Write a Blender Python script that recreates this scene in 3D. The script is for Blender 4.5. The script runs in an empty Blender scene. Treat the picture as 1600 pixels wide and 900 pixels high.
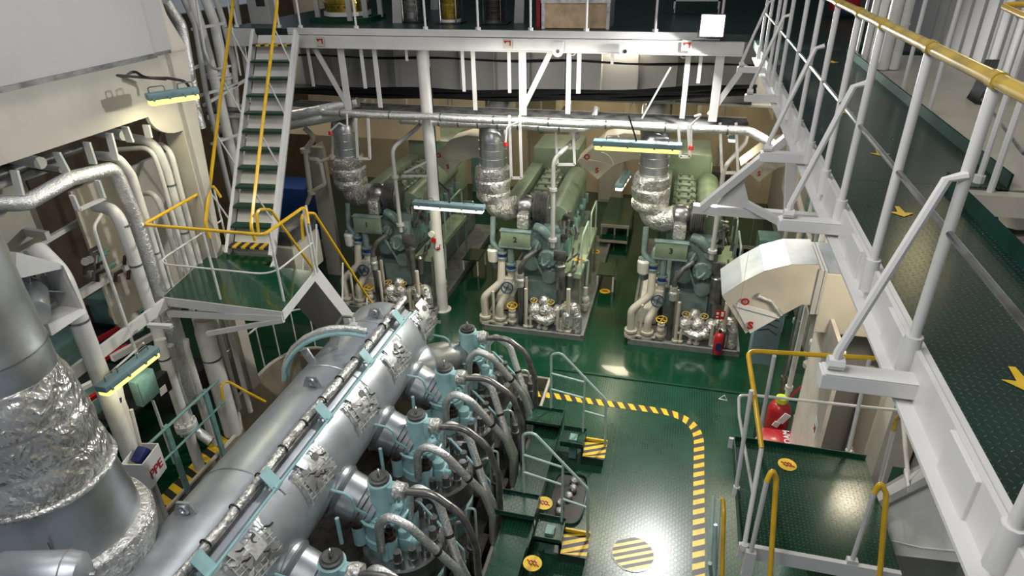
import bpy, bmesh, math, random
from mathutils import Vector, Matrix, noise
random.seed(7)
PI = math.pi
SC = bpy.context.scene
COL = SC.collection
V3 = Vector
# ---------------------------------------------------------------- camera frame
F = 1019.0; CAMZ = 7.7
_v = V3((40., 1900., F)).normalized(); _d = V3((295., -553., F)); _d = (_d - _v * _v.dot(_d)).normalized()
_Z = -_v; _Y = _d; _X = _Y.cross(_Z)
def ray(px, py):
    v = V3((px - 800, py - 450, F)); return V3((_X.dot(v), _Y.dot(v), _Z.dot(v)))
def PZ(px, py, z):
    v = ray(px, py); t = (z - CAMZ) / v.z; return V3((v.x * t, v.y * t, z))
def PX(px, py, x):
    v = ray(px, py); t = x / v.x; return V3((x, v.y * t, CAMZ + v.z * t))
def PY(px, py, y):
    v = ray(px, py); t = y / v.y; return V3((v.x * t, y, CAMZ + v.z * t))
cd = bpy.data.cameras.new('camera'); cam = bpy.data.objects.new('camera', cd); COL.objects.link(cam)
cd.sensor_width = 36; cd.lens = F / 1600 * 36; cd.clip_start = .05; cd.clip_end = 200
cx = V3((_X[0], _Y[0], _Z[0])); cy = -V3((_X[1], _Y[1], _Z[1])); cz = -V3((_X[2], _Y[2], _Z[2]))
m = Matrix((cx, cy, cz)).transposed().to_4x4(); m.translation = V3((0, 0, CAMZ)); cam.matrix_world = m
SC.camera = cam
# ---------------------------------------------------------------- materials
def newmat(name):
    mt = bpy.data.materials.new(name); mt.use_nodes = True
    nt = mt.node_tree; b = nt.nodes['Principled BSDF']; return mt, nt, b
def N(nt, t, **k):
    n = nt.nodes.new(t)
    for a, v in k.items(): setattr(n, a, v)
    return n
def paint(name, col, rough=.45, metal=0, var=.12, scale=3, bump=.0, dirt=None, coat=0, bscale=40, bdist=.01):
    mt, nt, b = newmat(name); L = nt.links
    tc = N(nt, 'ShaderNodeTexCoord'); geo = N(nt, 'ShaderNodeNewGeometry')
    nz = N(nt, 'ShaderNodeTexNoise'); nz.inputs['Scale'].default_value = scale; nz.inputs['Detail'].default_value = 6
    L.new(geo.outputs['Position'], nz.inputs['Vector'])
    cr = N(nt, 'ShaderNodeValToRGB')
    d = dirt or tuple(c * (1 - var * 2) for c in col)
    cr.color_ramp.elements[0].position = .3; cr.color_ramp.elements[0].color = (*d, 1)
    cr.color_ramp.elements[1].position = .55; cr.color_ramp.elements[1].color = (*col, 1)
    L.new(nz.outputs['Fac'], cr.inputs['Fac']); L.new(cr.outputs['Color'], b.inputs['Base Color'])
    b.inputs['Roughness'].default_value = rough; b.inputs['Metallic'].default_value = metal
    b.inputs['Coat Weight'].default_value = coat
    if bump:
        n2 = N(nt, 'ShaderNodeTexNoise'); n2.inputs['Scale'].default_value = bscale; n2.inputs['Detail'].default_value = 3
        L.new(geo.outputs['Position'], n2.inputs['Vector'])
        bp = N(nt, 'ShaderNodeBump'); bp.inputs['Strength'].default_value = bump; bp.inputs['Distance'].default_value = bdist
        L.new(n2.outputs['Fac'], bp.inputs['Height']); L.new(bp.outputs['Normal'], b.inputs['Normal'])
    return mt
def foil(name, col=(.75, .74, .71), scale=9, dist=.05, rough=.22, strength=1.0, low=.35):
    mt, nt, b = newmat(name); L = nt.links
    geo = N(nt, 'ShaderNodeNewGeometry')
    wv = N(nt, 'ShaderNodeTexNoise'); wv.inputs['Scale'].default_value = scale * .6
    L.new(geo.outputs['Position'], wv.inputs['Vector'])
    mx = N(nt, 'ShaderNodeMix', data_type='RGBA'); mx.inputs[0].default_value = .18
    L.new(geo.outputs['Position'], mx.inputs[6]); L.new(wv.outputs['Color'], mx.inputs[7])
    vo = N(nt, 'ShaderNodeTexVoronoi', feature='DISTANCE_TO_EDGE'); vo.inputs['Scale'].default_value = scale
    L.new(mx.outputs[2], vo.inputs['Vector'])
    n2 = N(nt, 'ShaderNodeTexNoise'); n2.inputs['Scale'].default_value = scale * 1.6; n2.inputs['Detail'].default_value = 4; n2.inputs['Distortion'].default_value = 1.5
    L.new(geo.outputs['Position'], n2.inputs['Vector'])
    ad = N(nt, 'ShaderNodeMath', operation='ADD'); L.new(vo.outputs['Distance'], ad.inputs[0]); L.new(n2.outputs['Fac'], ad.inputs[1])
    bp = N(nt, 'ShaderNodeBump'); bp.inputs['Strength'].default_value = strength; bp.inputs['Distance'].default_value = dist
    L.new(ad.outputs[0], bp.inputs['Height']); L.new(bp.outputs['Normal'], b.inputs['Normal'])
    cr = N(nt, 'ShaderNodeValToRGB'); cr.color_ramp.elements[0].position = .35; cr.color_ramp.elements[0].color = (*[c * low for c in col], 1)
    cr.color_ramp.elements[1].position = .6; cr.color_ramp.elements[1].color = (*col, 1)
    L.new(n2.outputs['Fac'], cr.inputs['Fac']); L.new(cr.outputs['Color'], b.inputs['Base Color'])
    b.inputs['Metallic'].default_value = .82; b.inputs['Roughness'].default_value = rough
    return mt
def drape(name, col):
    mt, nt, b = newmat(name); L = nt.links; geo = N(nt, 'ShaderNodeNewGeometry')
    mp = N(nt, 'ShaderNodeMapping'); mp.inputs['Scale'].default_value = (1, 1, .75); mp.inputs['Rotation'].default_value = (.3, .2, 0); L.new(geo.outputs['Position'], mp.inputs['Vector'])
    vs = []
    for sc, di in ((4.2, .5), (9.5, .35)):
        n = N(nt, 'ShaderNodeTexNoise'); n.inputs['Scale'].default_value = sc; n.inputs['Detail'].default_value = 2.2; n.inputs['Roughness'].default_value = .55; n.inputs['Distortion'].default_value = di; L.new(mp.outputs[0], n.inputs['Vector'])
        a = N(nt, 'ShaderNodeMath', operation='SUBTRACT'); L.new(n.outputs['Fac'], a.inputs[0]); a.inputs[1].default_value = .5
        c = N(nt, 'ShaderNodeMath', operation='ABSOLUTE'); L.new(a.outputs[0], c.inputs[0])
        e = N(nt, 'ShaderNodeMath', operation='MULTIPLY'); L.new(c.outputs[0], e.inputs[0]); e.inputs[1].default_value = 1 if sc < 5 else .4; vs.append(e.outputs[0])
    s_ = N(nt, 'ShaderNodeMath', operation='ADD'); L.new(vs[0], s_.inputs[0]); L.new(vs[1], s_.inputs[1])
    bp = N(nt, 'ShaderNodeBump'); bp.invert = True; bp.inputs['Strength'].default_value = 1; bp.inputs['Distance'].default_value = .11; L.new(s_.outputs[0], bp.inputs['Height']); L.new(bp.outputs['Normal'], b.inputs['Normal'])
    n = N(nt, 'ShaderNodeTexNoise'); n.inputs['Scale'].default_value = 2.5; L.new(geo.outputs['Position'], n.inputs['Vector'])
    cr = N(nt, 'ShaderNodeValToRGB'); cr.color_ramp.elements[0].position = .35; cr.color_ramp.elements[0].color = (*[q * .62 for q in col], 1); cr.color_ramp.elements[1].position = .6; cr.color_ramp.elements[1].color = (*col, 1); L.new(n.outputs['Fac'], cr.inputs['Fac']); L.new(cr.outputs['Color'], b.inputs['Base Color'])
    b.inputs['Metallic'].default_value = .85; b.inputs['Roughness'].default_value = .27
    return mt
def checker_plate(name, base, spacing=.05, rough=.28, hi=None):
    mt, nt, b = newmat(name); L = nt.links
    geo = N(nt, 'ShaderNodeNewGeometry'); sx = N(nt, 'ShaderNodeSeparateXYZ'); L.new(geo.outputs['Position'], sx.inputs[0])
    def M(op, a, c=None, d=None):
        n = N(nt, 'ShaderNodeMath', operation=op)
        for i, q in enumerate((a, c, d)):
            if q is None: continue
            if isinstance(q, (int, float)): n.inputs[i].default_value = q
            else: L.new(q, n.inputs[i])
        return n.outputs[0]
    k = 1 / spacing
    X = M('MULTIPLY', sx.outputs[0], k); Y = M('MULTIPLY', sx.outputs[1], k)
    par = M('MODULO', M('ABSOLUTE', M('ADD', M('FLOOR', X), M('FLOOR', Y))), 2.0)
    s = M('SUBTRACT', M('MULTIPLY', par, 2.0), 1.0)
    fx = M('SUBTRACT', M('FRACT', X), .5); fy = M('SUBTRACT', M('FRACT', Y), .5)
    u = M('ADD', fx, M('MULTIPLY', fy, s)); w = M('SUBTRACT', fx, M('MULTIPLY', fy, s))
    e = M('ADD', M('POWER', M('DIVIDE', u, .62), 2.0), M('POWER', M('DIVIDE', w, .2), 2.0))
    h = M('MAXIMUM', M('SUBTRACT', 1.0, e), 0.0); h = M('MINIMUM', M('MULTIPLY', h, 2.0), 1.0)
    bp = N(nt, 'ShaderNodeBump'); bp.inputs['Strength'].default_value = .9; bp.inputs['Distance'].default_value = .006
    L.new(h, bp.inputs['Height']); L.new(bp.outputs['Normal'], b.inputs['Normal'])
    nz = N(nt, 'ShaderNodeTexNoise'); nz.inputs['Scale'].default_value = 1.3; nz.inputs['Detail'].default_value = 8
    L.new(geo.outputs['Position'], nz.inputs['Vector'])
    cr = N(nt, 'ShaderNodeValToRGB'); cr.color_ramp.elements[0].position = .3; cr.color_ramp.elements[0].color = (*[c * .55 for c in base], 1)
    cr.color_ramp.elements[1].position = .6; cr.color_ramp.elements[1].color = (*base, 1); L.new(nz.outputs['Fac'], cr.inputs['Fac'])
    mx = N(nt, 'ShaderNodeMix', data_type='RGBA'); L.new(M('MULTIPLY', h, .45), mx.inputs[0]); L.new(cr.outputs['Color'], mx.inputs[6])
    mx.inputs[7].default_value = (*(hi or [min(1, c * 2.5 + .04) for c in base]), 1)
    L.new(mx.outputs[2], b.inputs['Base Color'])
    b.inputs['Roughness'].default_value = rough; b.inputs['Specular IOR Level'].default_value = .6
    return mt
def emit(name, col, s):
    mt, nt, b = newmat(name); b.inputs['Base Color'].default_value = (*col, 1)
    b.inputs['Emission Color'].default_value = (*col, 1); b.inputs['Emission Strength'].default_value = s; return mt
M_ = dict(
    white=paint('white paint', (.62, .615, .60), .38, var=.07, scale=1.7),
    wall=paint('wall paint', (.40, .395, .385), .5, var=.05, scale=.8),
    cream=paint('cream paint', (.52, .485, .41), .42, var=.1, scale=1.5),
    warm=paint('warm cream paint', (.72, .60, .42), .5, var=.1, scale=.8),
    pipew=paint('pipe white paint', (.66, .65, .61), .35, var=.09, scale=4),
    floor=paint('green floor paint', (.004, .046, .020), .16, var=.2, scale=.9, coat=.4, bump=.15, bscale=2.5),
    dkgreen=paint('dark green paint', (.005, .048, .024), .32, var=.15, scale=2),
    plate=checker_plate('green checker plate', (.008, .055, .030), .045, .26), plate2=checker_plate('platform checker plate', (.006, .042, .022), .034, .24),
    catplate=checker_plate('dark checker plate', (.014, .036, .029), .03, .24),
    deckdark=paint('dark deck', (.02, .045, .038), .35, var=.2),
    teal=paint('teal paint', (.33, .55, .57), .33, var=.12, scale=5),
    tealdk=paint('dull teal paint', (.17, .31, .29), .4, var=.15, scale=4),
    gensteel=paint('engine blue green paint', (.175, .245, .24), .35, var=.22, scale=4),
    kick=paint('matt green kick plate', (.006, .045, .03), .75, var=.2), gengreen=paint('engine green paint', (.20, .265, .19), .38, var=.12, scale=3),
    palegreen=paint('pale green paint', (.36, .45, .30), .4, var=.12, scale=3),
    railgrey=paint('pale green grey rail paint', (.42, .55, .50), .35, var=.1),
    yellow=paint('yellow paint', (.70, .42, .012), .3, var=.1, scale=6, coat=.3),
    ochre=paint('worn yellow paint', (.48, .33, .05), .28, var=.2, scale=10, coat=.4),
    tapeY=paint('yellow tape', (.80, .52, .03), .35, var=.12, scale=8),
    tapeK=paint('black tape', (.03, .03, .028), .4, var=.1),
    red=paint('red paint', (.42, .012, .02), .3, var=.1, coat=.3),
    redlet=paint('red lettering', (.35, .02, .02), .5, var=.05),
    black=paint('black rubber', (.013, .013, .014), .38, var=.1),
    steel=paint('bare steel', (.34, .34, .34), .3, metal=.9, var=.25, scale=6),
    hose=paint('polished dark pipe', (.22, .21, .20), .28, metal=.75, var=.25, scale=9),
    dksteel=paint('dark steel', (.06, .058, .055), .4, metal=.6, var=.3, scale=6),
    rust=paint('oily brown steel', (.06, .042, .03), .35, metal=.4, var=.35, scale=14),
    grime=paint('oily machinery grey', (.12, .12, .115), .42, metal=.35, var=.35, scale=5, bump=.3),
    galv=paint('galvanised sheet', (.52, .54, .56), .33, metal=.85, var=.16, scale=2.2, bump=.25, bscale=5, bdist=.01),
    recv=paint('aluminium painted cladding', (.40, .43, .46), .36, metal=.55, var=.13, scale=2.5, bump=.3, bscale=4, bdist=.012),
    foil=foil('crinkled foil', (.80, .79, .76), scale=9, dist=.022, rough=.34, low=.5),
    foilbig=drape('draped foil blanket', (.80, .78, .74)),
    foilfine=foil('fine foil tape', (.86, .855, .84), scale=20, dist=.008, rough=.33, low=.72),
    blue=paint('blue paint', (.012, .05, .22), .35, var=.1),
    dkblue=paint('dark blue band', (.01, .02, .12), .5, var=.1),
    handblue=paint('blue handwheel paint', (.01, .06, .13), .35),
    wood=paint('pale plywood', (.50, .36, .22), .6, var=.15, scale=5),
    brass=paint('lacquered brass', (.50, .36, .06), .22, metal=.9, var=.2, scale=4),
    lampbody=paint('lamp housing blue grey', (.17, .27, .29), .4, var=.1),
    lampY=emit('yellowish lamp glass', (1.0, .90, .22), 2.0), lampW=emit('lamp glass', (1, .97, .85), 2.2),
    flood=emit('floodlight glass', (1, 1, 1), 60), glow=emit('strip lamp glass', (1, .9, .7), 6),
    paper=paint('paper', (.7, .7, .68), .6, var=.02), skid=paint('grey skid paint', (.20, .21, .20), .4, var=.2, scale=5),
    beige=paint('beige coaming', (.30, .26, .19), .5, var=.15), brownshadow=paint('brown shadow tone', (.10, .075, .05), .5, var=.2),  # last brown is shadow put into the colour of the left walls
    glassdk=paint('dark screen', (.02, .02, .025), .15, var=.02), lime=paint('lime tape', (.6, .75, .05), .5, var=.1),
    pink=paint('warm white paint', (.66, .60, .53), .4, var=.1), pad=paint('bright cladding pad', (.66, .69, .71), .3, metal=.75, var=.14, scale=7, bump=.5, bscale=9, bdist=.02), patch=paint('white blanket cloth', (.58, .58, .56), .5, metal=.4, var=.2, scale=9, bump=.4, bscale=18, bdist=.02))
M_['kick'].node_tree.nodes['Principled BSDF'].inputs['Specular IOR Level'].default_value = .08
M_['catplate'].node_tree.nodes['Principled BSDF'].inputs['Specular IOR Level'].default_value = .3
M_['deckdark'].node_tree.nodes['Principled BSDF'].inputs['Specular IOR Level'].default_value = .3
# ---------------------------------------------------------------- mesh builder
class MB:
    def __init__(s): s.v = []; s.f = []; s.m = []
    def add(s, vs, fs, mi=0):
        o = len(s.v); s.v += [V3(v) for v in vs]; s.f += [tuple(i + o for i in f) for f in fs]; s.m += [mi] * len(fs); return s
    def box(s, c, size, rot=None, mi=0, bev=0):
        c = V3(c); h = V3(size) / 2
        vs = [V3((a * h.x, b * h.y, d * h.z)) for a in (-1, 1) for b in (-1, 1) for d in (-1, 1)]
        if rot: vs = [rot @ v for v in vs]
        return s.add([c + v for v in vs], [(0, 1, 3, 2), (4, 6, 7, 5), (0, 4, 5, 1), (2, 3, 7, 6), (0, 2, 6, 4), (1, 5, 7, 3)], mi)
    def bb(s, a, b, mi=0):
        a = V3(a); b = V3(b); return s.box((a + b) / 2, [abs(q) for q in (b - a)], mi=mi)
    def bar(s, a, b, w, h, up=(0, 0, 1), mi=0):
        a = V3(a); b = V3(b); d = (b - a).normalized(); up = V3(up)
        if abs(d.dot(up)) > .98: up = V3((0, 1, 0))
        r = d.cross(up).normalized(); u = r.cross(d)
        vs = []
        for p in (a, b):
            for q in ((-1, -1), (1, -1), (1, 1), (-1, 1)): vs.append(p + r * q[0] * w / 2 + u * q[1] * h / 2)
        return s.add(vs, [(3, 2, 1, 0), (4, 5, 6, 7), (0, 1, 5, 4), (1, 2, 6, 5), (2, 3, 7, 6), (3, 0, 4, 7)], mi)
    def angle(s, a, b, w=.07, t=.01, up=(0, 0, 1)):   # L-section profile
        a = V3(a); b = V3(b); d = (b - a).normalized(); up = V3(up)
        if abs(d.dot(up)) > .98: up = V3((0, 1, 0))
        r = d.cross(up).normalized(); u = r.cross(d)
        s.bar(a, b, w, t, up); return s.bar(a + r * (w / 2) - u * w / 2, b + r * (w / 2) - u * w / 2, t, w, up)
    def cyl(s, a, b, r0, r1=None, n=12, caps=True, mi=0):
        a = V3(a); b = V3(b); r1 = r0 if r1 is None else r1; d = (b - a).normalized()
        x = d.orthogonal().normalized(); y = d.cross(x); vs = []
        for p, r in ((a, r0), (b, r1)):
            for i in range(n): t = 2 * PI * i / n; vs.append(p + (x * math.cos(t) + y * math.sin(t)) * r)
        fs = [(i, (i + 1) % n, n + (i + 1) % n, n + i) for i in range(n)]
        if caps: fs += [tuple(range(n))[::-1], tuple(range(n, 2 * n))]
        return s.add(vs, fs, mi)
    def lathe(s, o, d, prof, n=20, mi=0, sx=1, nz=0, nf=3, caps=True):    # prof: (distance along d, radius)
        o = V3(o); d = V3(d).normalized(); x = d.orthogonal().normalized(); y = d.cross(x); vs = []; fs = []
        if abs(d.z) > .99: x = V3((1, 0, 0)); y = V3((0, 1, 0)) * (1 if d.z > 0 else -1)
        for h, r in prof:
            for i in range(n):
                t = 2 * PI * i / n; p = o + d * h + (x * math.cos(t) * sx + y * math.sin(t)) * r
                if nz: p += (p - (o + d * h)).normalized() * nz * (noise.noise(p * nf) + .5 * noise.noise(p * nf * 2.3))
                vs.append(p)
        for j in range(len(prof) - 1):
            for i in range(n): fs.append((j * n + i, j * n + (i + 1) % n, (j + 1) * n + (i + 1) % n, (j + 1) * n + i))
        if caps: fs += [tuple(range(n))[::-1], tuple(range((len(prof) - 1) * n, len(prof) * n))]
        return s.add(vs, fs, mi)
    def tube(s, pts, r, n=10, fil=0, mi=0, closed=False, taper=None, nz=0):
        P = [V3(p) for p in pts]
        if fil: P = fillet(P, fil)
        if len(P) < 2: return s
        T = []
        for i in range(len(P)):
            a = P[i - 1] if (i or closed) else P[0]; b = P[(i + 1) % len(P)] if (i < len(P) - 1 or closed) else P[-1]
            T.append((b - a).normalized() if (b - a).length > 1e-9 else V3((0, 0, 1)))
        x = T[0].orthogonal().normalized(); vs = []
        for i, p in enumerate(P):
            x = (x - T[i] * x.dot(T[i])); x = x.normalized() if x.length > 1e-6 else T[i].orthogonal().normalized()
            y = T[i].cross(x); rr = r if taper is None else r * taper(i / (len(P) - 1))
            for k in range(n):
                t = 2 * PI * k / n; q = x * math.cos(t) + y * math.sin(t); w = rr
                if nz: w += nz * noise.noise((p + q * rr) * 9)
                vs.append(p + q * w)
        fs = []; L = len(P)
        for j in range(L if closed else L - 1):
            for k in range(n): fs.append((j * n + k, j * n + (k + 1) % n, ((j + 1) % L) * n + (k + 1) % n, ((j + 1) % L) * n + k))
        if not closed: fs += [tuple(range(n))[::-1], tuple(range((L - 1) * n, L * n))]
        return s.add(vs, fs, mi)
    def ring(s, c, d, R, r, n=20, m=6, mi=0):
        c = V3(c); d = V3(d).normalized(); x = d.orthogonal().normalized(); y = d.cross(x)
        return s.tube([c + (x * math.cos(2 * PI * i / n) + y * math.sin(2 * PI * i / n)) * R for i in range(n)], r, m, mi=mi, closed=True)
    def ball(s, c, r, n=10, sz=1):
        return s.lathe(V3(c) - V3((0, 0, r * sz)), (0, 0, 1), [(r * sz * (1 - math.cos(PI * i / (n // 2 + 2))), max(.001, r * math.sin(PI * i / (n // 2 + 2)))) for i in range(n // 2 + 3)], n)
    def prism(s, poly, ext, mi=0):
        P = [V3(p) for p in poly]; e = V3(ext); n = len(P)
        return s.add(P + [p + e for p in P], [tuple(range(n))[::-1], tuple(range(n, 2 * n))] + [(i, (i + 1) % n, n + (i + 1) % n, n + i) for i in range(n)], mi)
    def build(s, name, mat, parent=None, smooth=True, bevel=0):
        me = bpy.data.meshes.new(name); o0 = V3(parent['_o']) if parent is not None else V3((0, 0, 0))
        me.from_pydata([v - o0 for v in s.v], [], s.f)
        mats = mat if isinstance(mat, (list, tuple)) else [mat]
        for q in mats: me.materials.append(M_[q] if isinstance(q, str) else q)
        if len(mats) > 1: me.polygons.foreach_set('material_index', s.m)
        bm = bmesh.new(); bm.from_mesh(me); bmesh.ops.recalc_face_normals(bm, faces=bm.faces)
        if bevel: bmesh.ops.bevel(bm, geom=[e for e in bm.edges if len(e.link_faces) == 2 and e.calc_face_angle(0) > .7], offset=bevel, segments=2, profile=.5, affect='EDGES')
        bm.to_mesh(me); bm.free()
        if smooth:
            me.polygons.foreach_set('use_smooth', [True] * len(me.polygons)); me.set_sharp_from_angle(angle=math.radians(38))
        o = bpy.data.objects.new(name, me); COL.objects.link(o)
        if parent is not None: o.parent = parent; o['_o'] = parent['_o']
        return o
def fillet(P, r, k=6):
    out = [P[0]]
    for i in range(1, len(P) - 1):
        a, b, c = P[i - 1], P[i], P[i + 1]; u = a - b; w = c - b; lu, lw = u.length, w.length
        if lu < 1e-6 or lw < 1e-6: continue
        ang = u.angle(w)
        if ang > PI - .05: out.append(b); continue
        d = min(r / math.tan(ang / 2), lu * .49, lw * .49); p = b + u.normalized() * d; q = b + w.normalized() * d
        for j in range(k + 1):
            t = j / k; out.append(p * (1 - t) ** 2 + b * 2 * t * (1 - t) + q * t * t)
    out.append(P[-1]); return out
def thing(name, label, cat, loc=(0, 0, 0), group=None):
    o = bpy.data.objects.new(name, None); COL.objects.link(o); o.location = loc; o['_o'] = tuple(loc)
    o['label'] = label; o['category'] = cat; o.empty_display_size = .1
    if group: o['group'] = group
    return o
def tag(o, label, cat, group=None):
    o['label'] = label; o['category'] = cat
    if group: o['group'] = group
    return o
def struct(name, mb, mat, smooth=False, label=None, **k):
    o = mb.build(name, mat, None, smooth, **k); o['kind'] = 'structure'; return o
def text(s, c, size, xdir, ydir, mat, name, parent, off=.004, bold=0):
    cu = bpy.data.curves.new('t', 'FONT'); cu.body = s; cu.size = size; cu.align_x = 'CENTER'; cu.align_y = 'CENTER'; cu.extrude = .002; cu.offset = bold
    to = bpy.data.objects.new('t', cu); COL.objects.link(to); dg = bpy.context.evaluated_depsgraph_get()
    me = bpy.data.meshes.new_from_object(to.evaluated_get(dg)); bpy.data.objects.remove(to)
    x = V3(xdir).normalized(); z = x.cross(V3(ydir)).normalized(); y = z.cross(x)
    mw = Matrix((x, y, z)).transposed().to_4x4(); mw.translation = V3(c) + z * off
    me.transform(mw)
    if parent is not None: me.transform(Matrix.Translation(-V3(parent['_o'])))
    me.materials.clear(); me.materials.append(M_[mat])
    o = bpy.data.objects.new(name, me); COL.objects.link(o)
    if parent is not None: o.parent = parent; o['_o'] = parent['_o']
    return o
def copy_tree(root, off, label, group=None):
    r = root.copy(); COL.objects.link(r); r.location = root.location + V3(off); r['label'] = label; r['_o'] = tuple(r.location)
    if group: r['group'] = group
    for ch in [c for c in root.children]:
        c = ch.copy(); COL.objects.link(c); c.parent = r
        for g in ch.children:
            d = g.copy(); COL.objects.link(d); d.parent = c
    return r
def lerp(a, b, t): return V3(a) * (1 - t) + V3(b) * t
ORD = ['nearest', 'second', 'third', 'fourth', 'fifth', 'sixth', 'seventh', 'eighth', 'ninth', 'tenth', 'eleventh', 'twelfth', 'thirteenth', 'fourteenth']
# ================================================================ SETTING
# floor with the main engine opening
arc = [V3((-7.0 - .75 * math.cos(t), 9.35 + .95 * math.sin(t), 0)) for t in [PI / 2 * i / 10 * 1.0 for i in range(0, 11)]]
hole = [V3((-7.1, 1.0, 0)), V3((-7.1, 7.6, 0)), V3((-7.75, 8.4, 0))] + arc + [V3((-2.0, 10.3, 0)), V3((-2.0, 1.0, 0))]
fl = MB()
fl.add([(-13, 1, 0)] + [tuple(hole[0]), tuple(hole[1]), tuple(hole[2])] + [tuple(p) for p in arc] + [(-2.0, 10.3, 0), (-2.0, 10.7, 0), (-13, 10.7, 0)], [tuple(range(6 + len(arc) + 1))])
fl.add([(-13, 10.7, 0), (3.0, 10.7, 0), (3.0, 21.2, 0), (-13, 21.2, 0)], [(0, 1, 2, 3)])
fl.add([(-2.0, 1.0, 0), (3.0, 1.0, 0), (3.0, 10.7, 0), (-2.0, 10.7, 0)], [(0, 1, 2, 3)], 1)
struct('floor', fl, ['floor', 'plate'])
cm = MB()
for i in range(len(hole) - 1):
    a, b = hole[i], hole[i + 1]; cm.add([a, b, b + V3((0, 0, -2.6)), a + V3((0, 0, -2.6))], [(0, 1, 2, 3)])
struct('trim_1', cm, 'beige')
lip = MB(); lip.tube([p + V3((0, 0, .03)) for p in hole], .035, 6); struct('trim_2', lip, 'cream', True)
lf = MB(); lf.bb((-13, -1, -2.7), (4, 11, -2.6)); struct('floor_lower', lf, 'dksteel')
seam = MB()
seam.bb((-2.0, 10.66, .002), (3.0, 10.72, .022))
for y in (8.15, 6.0, 4.0): seam.bb((-.55, y, 0), (.8, y + .008, .003))
for x in (-.55,): seam.bb((x, 3, 0), (x + .008, 10.66, .003))
struct('trim_3', seam, 'dkgreen')
# walls
wb = MB(); wb.bb((-13, 21.2, 0), (3.0, 21.4, 6.1)); struct('wall_back', wb, 'warm')
wu = MB(); wu.bb((-13, 21.2, 6.1), (8, 21.4, 10.5)); struct('wall_back_upper', wu, 'deckdark')
wr = MB(); wr.bb((2.95, 9.0, 0), (3.1, 21.2, 6.1)); wr.bb((3.35, 3.0, 0), (3.5, 9.0, 6.0)); wr.bb((2.95, 8.9, 0), (3.5, 9.0, 6.0)); struct('wall_right', wr, 'wall')
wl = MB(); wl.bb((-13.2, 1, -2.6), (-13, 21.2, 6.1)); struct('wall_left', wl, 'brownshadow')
# upper left bulkhead: large panel over a deep girder with an arched opening
XW = -7.35
tp0 = PX(0, 140, XW); tp1 = PX(252, 87, XW); gb0 = PX(0, 270, XW); gb1 = PX(200, 193, XW)
zt = tp0.z; zg = gb1.z
up = MB(); up.bb((XW - .1, 1.0, zt + .05), (XW + .18, tp1.y - .32, 9.8)); up.bb((XW + .0, tp1.y - .34, zt + .05), (XW + .1, tp1.y + .12, 9.8))
struct('wall_left_upper', up, 'wall')
tr = MB(); tr.bb((XW - .1, 1.0, zt - .0), (XW + .2, tp1.y - .3, zt + .06)); tr.bb((XW - .1, tp1.y - .3, zt), (XW + .1, tp1.y + .1, zt + .05)); struct('trim_4', tr, 'grime')
y1 = gb1.y; yc = tp1.y + .05
poly = [(XW, 1.0, zt), (XW, yc, zt), (XW, yc, zg - .35)] + [(XW, yc - .05 - .55 * math.sin(t), zg - .35 + .35 * (1 - math.cos(t)) * 1.0 + .0) for t in [PI / 2 * i / 6 for i in range(1, 7)]] + [(XW, 1.0, zg)]
gp = MB(); gp.prism(poly, (-.06, 0, 0)); struct('trim_5', gp, 'cream')
yR = PX(303, 130, XW).y; yL = PX(331, 330, XW).y; colm = MB(); colm.bb((XW - .35, yc, 2.6), (XW + .0, yc + .12, zt)); colm.prism([(XW, yc + .02, 2.9), (XW, yL, 2.9), (XW, yR, zt), (XW, yc + .02, zt)], (-.12, 0, 0))
g0 = V3((XW + .02, yc - .1, zt + 1.7)); colm.prism([(XW, yc - .15, zt), (XW, yR, zt), (XW, yR - .25, zt + .5), (XW, yc - .1, zt + 2.2)], (.03, 0, 0))
colm.bb((XW - .3, yc, zt - .0), (XW + .03, yR, zt + .03))
struct('wall_left_column', colm, 'cream')
# ---------- gallery (upper deck) and the bulkhead girder behind its edge
GY = 12.3
gal = thing('gallery_deck', 'upper gallery deck with white edge beam above the three generator engines', 'walkway', (-3.5, GY, 6.2))
d = MB(); d.bb((-9.2, GY, 6.08), (1.0, 21.1, 6.2)); d.bb((1.0, 10.7, 6.08), (6, 21.1, 6.198)); d.build('deck_plate', 'deckdark', gal, False)
d = MB(); d.bb((-7.75, GY - .03, 6.1), (.5, GY + .05, 6.22)); d.bb((-7.75, GY - .09, 5.88), (.9, GY - .0, 6.09)); d.bb((-7.75, GY - .12, 5.86), (.9, GY + .05, 5.885)); d.bb((-9.2, GY - .03, 5.86), (-8.5, GY + .05, 6.2)); d.build('edge_beam', 'white', gal, False, bevel=.006)
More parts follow.
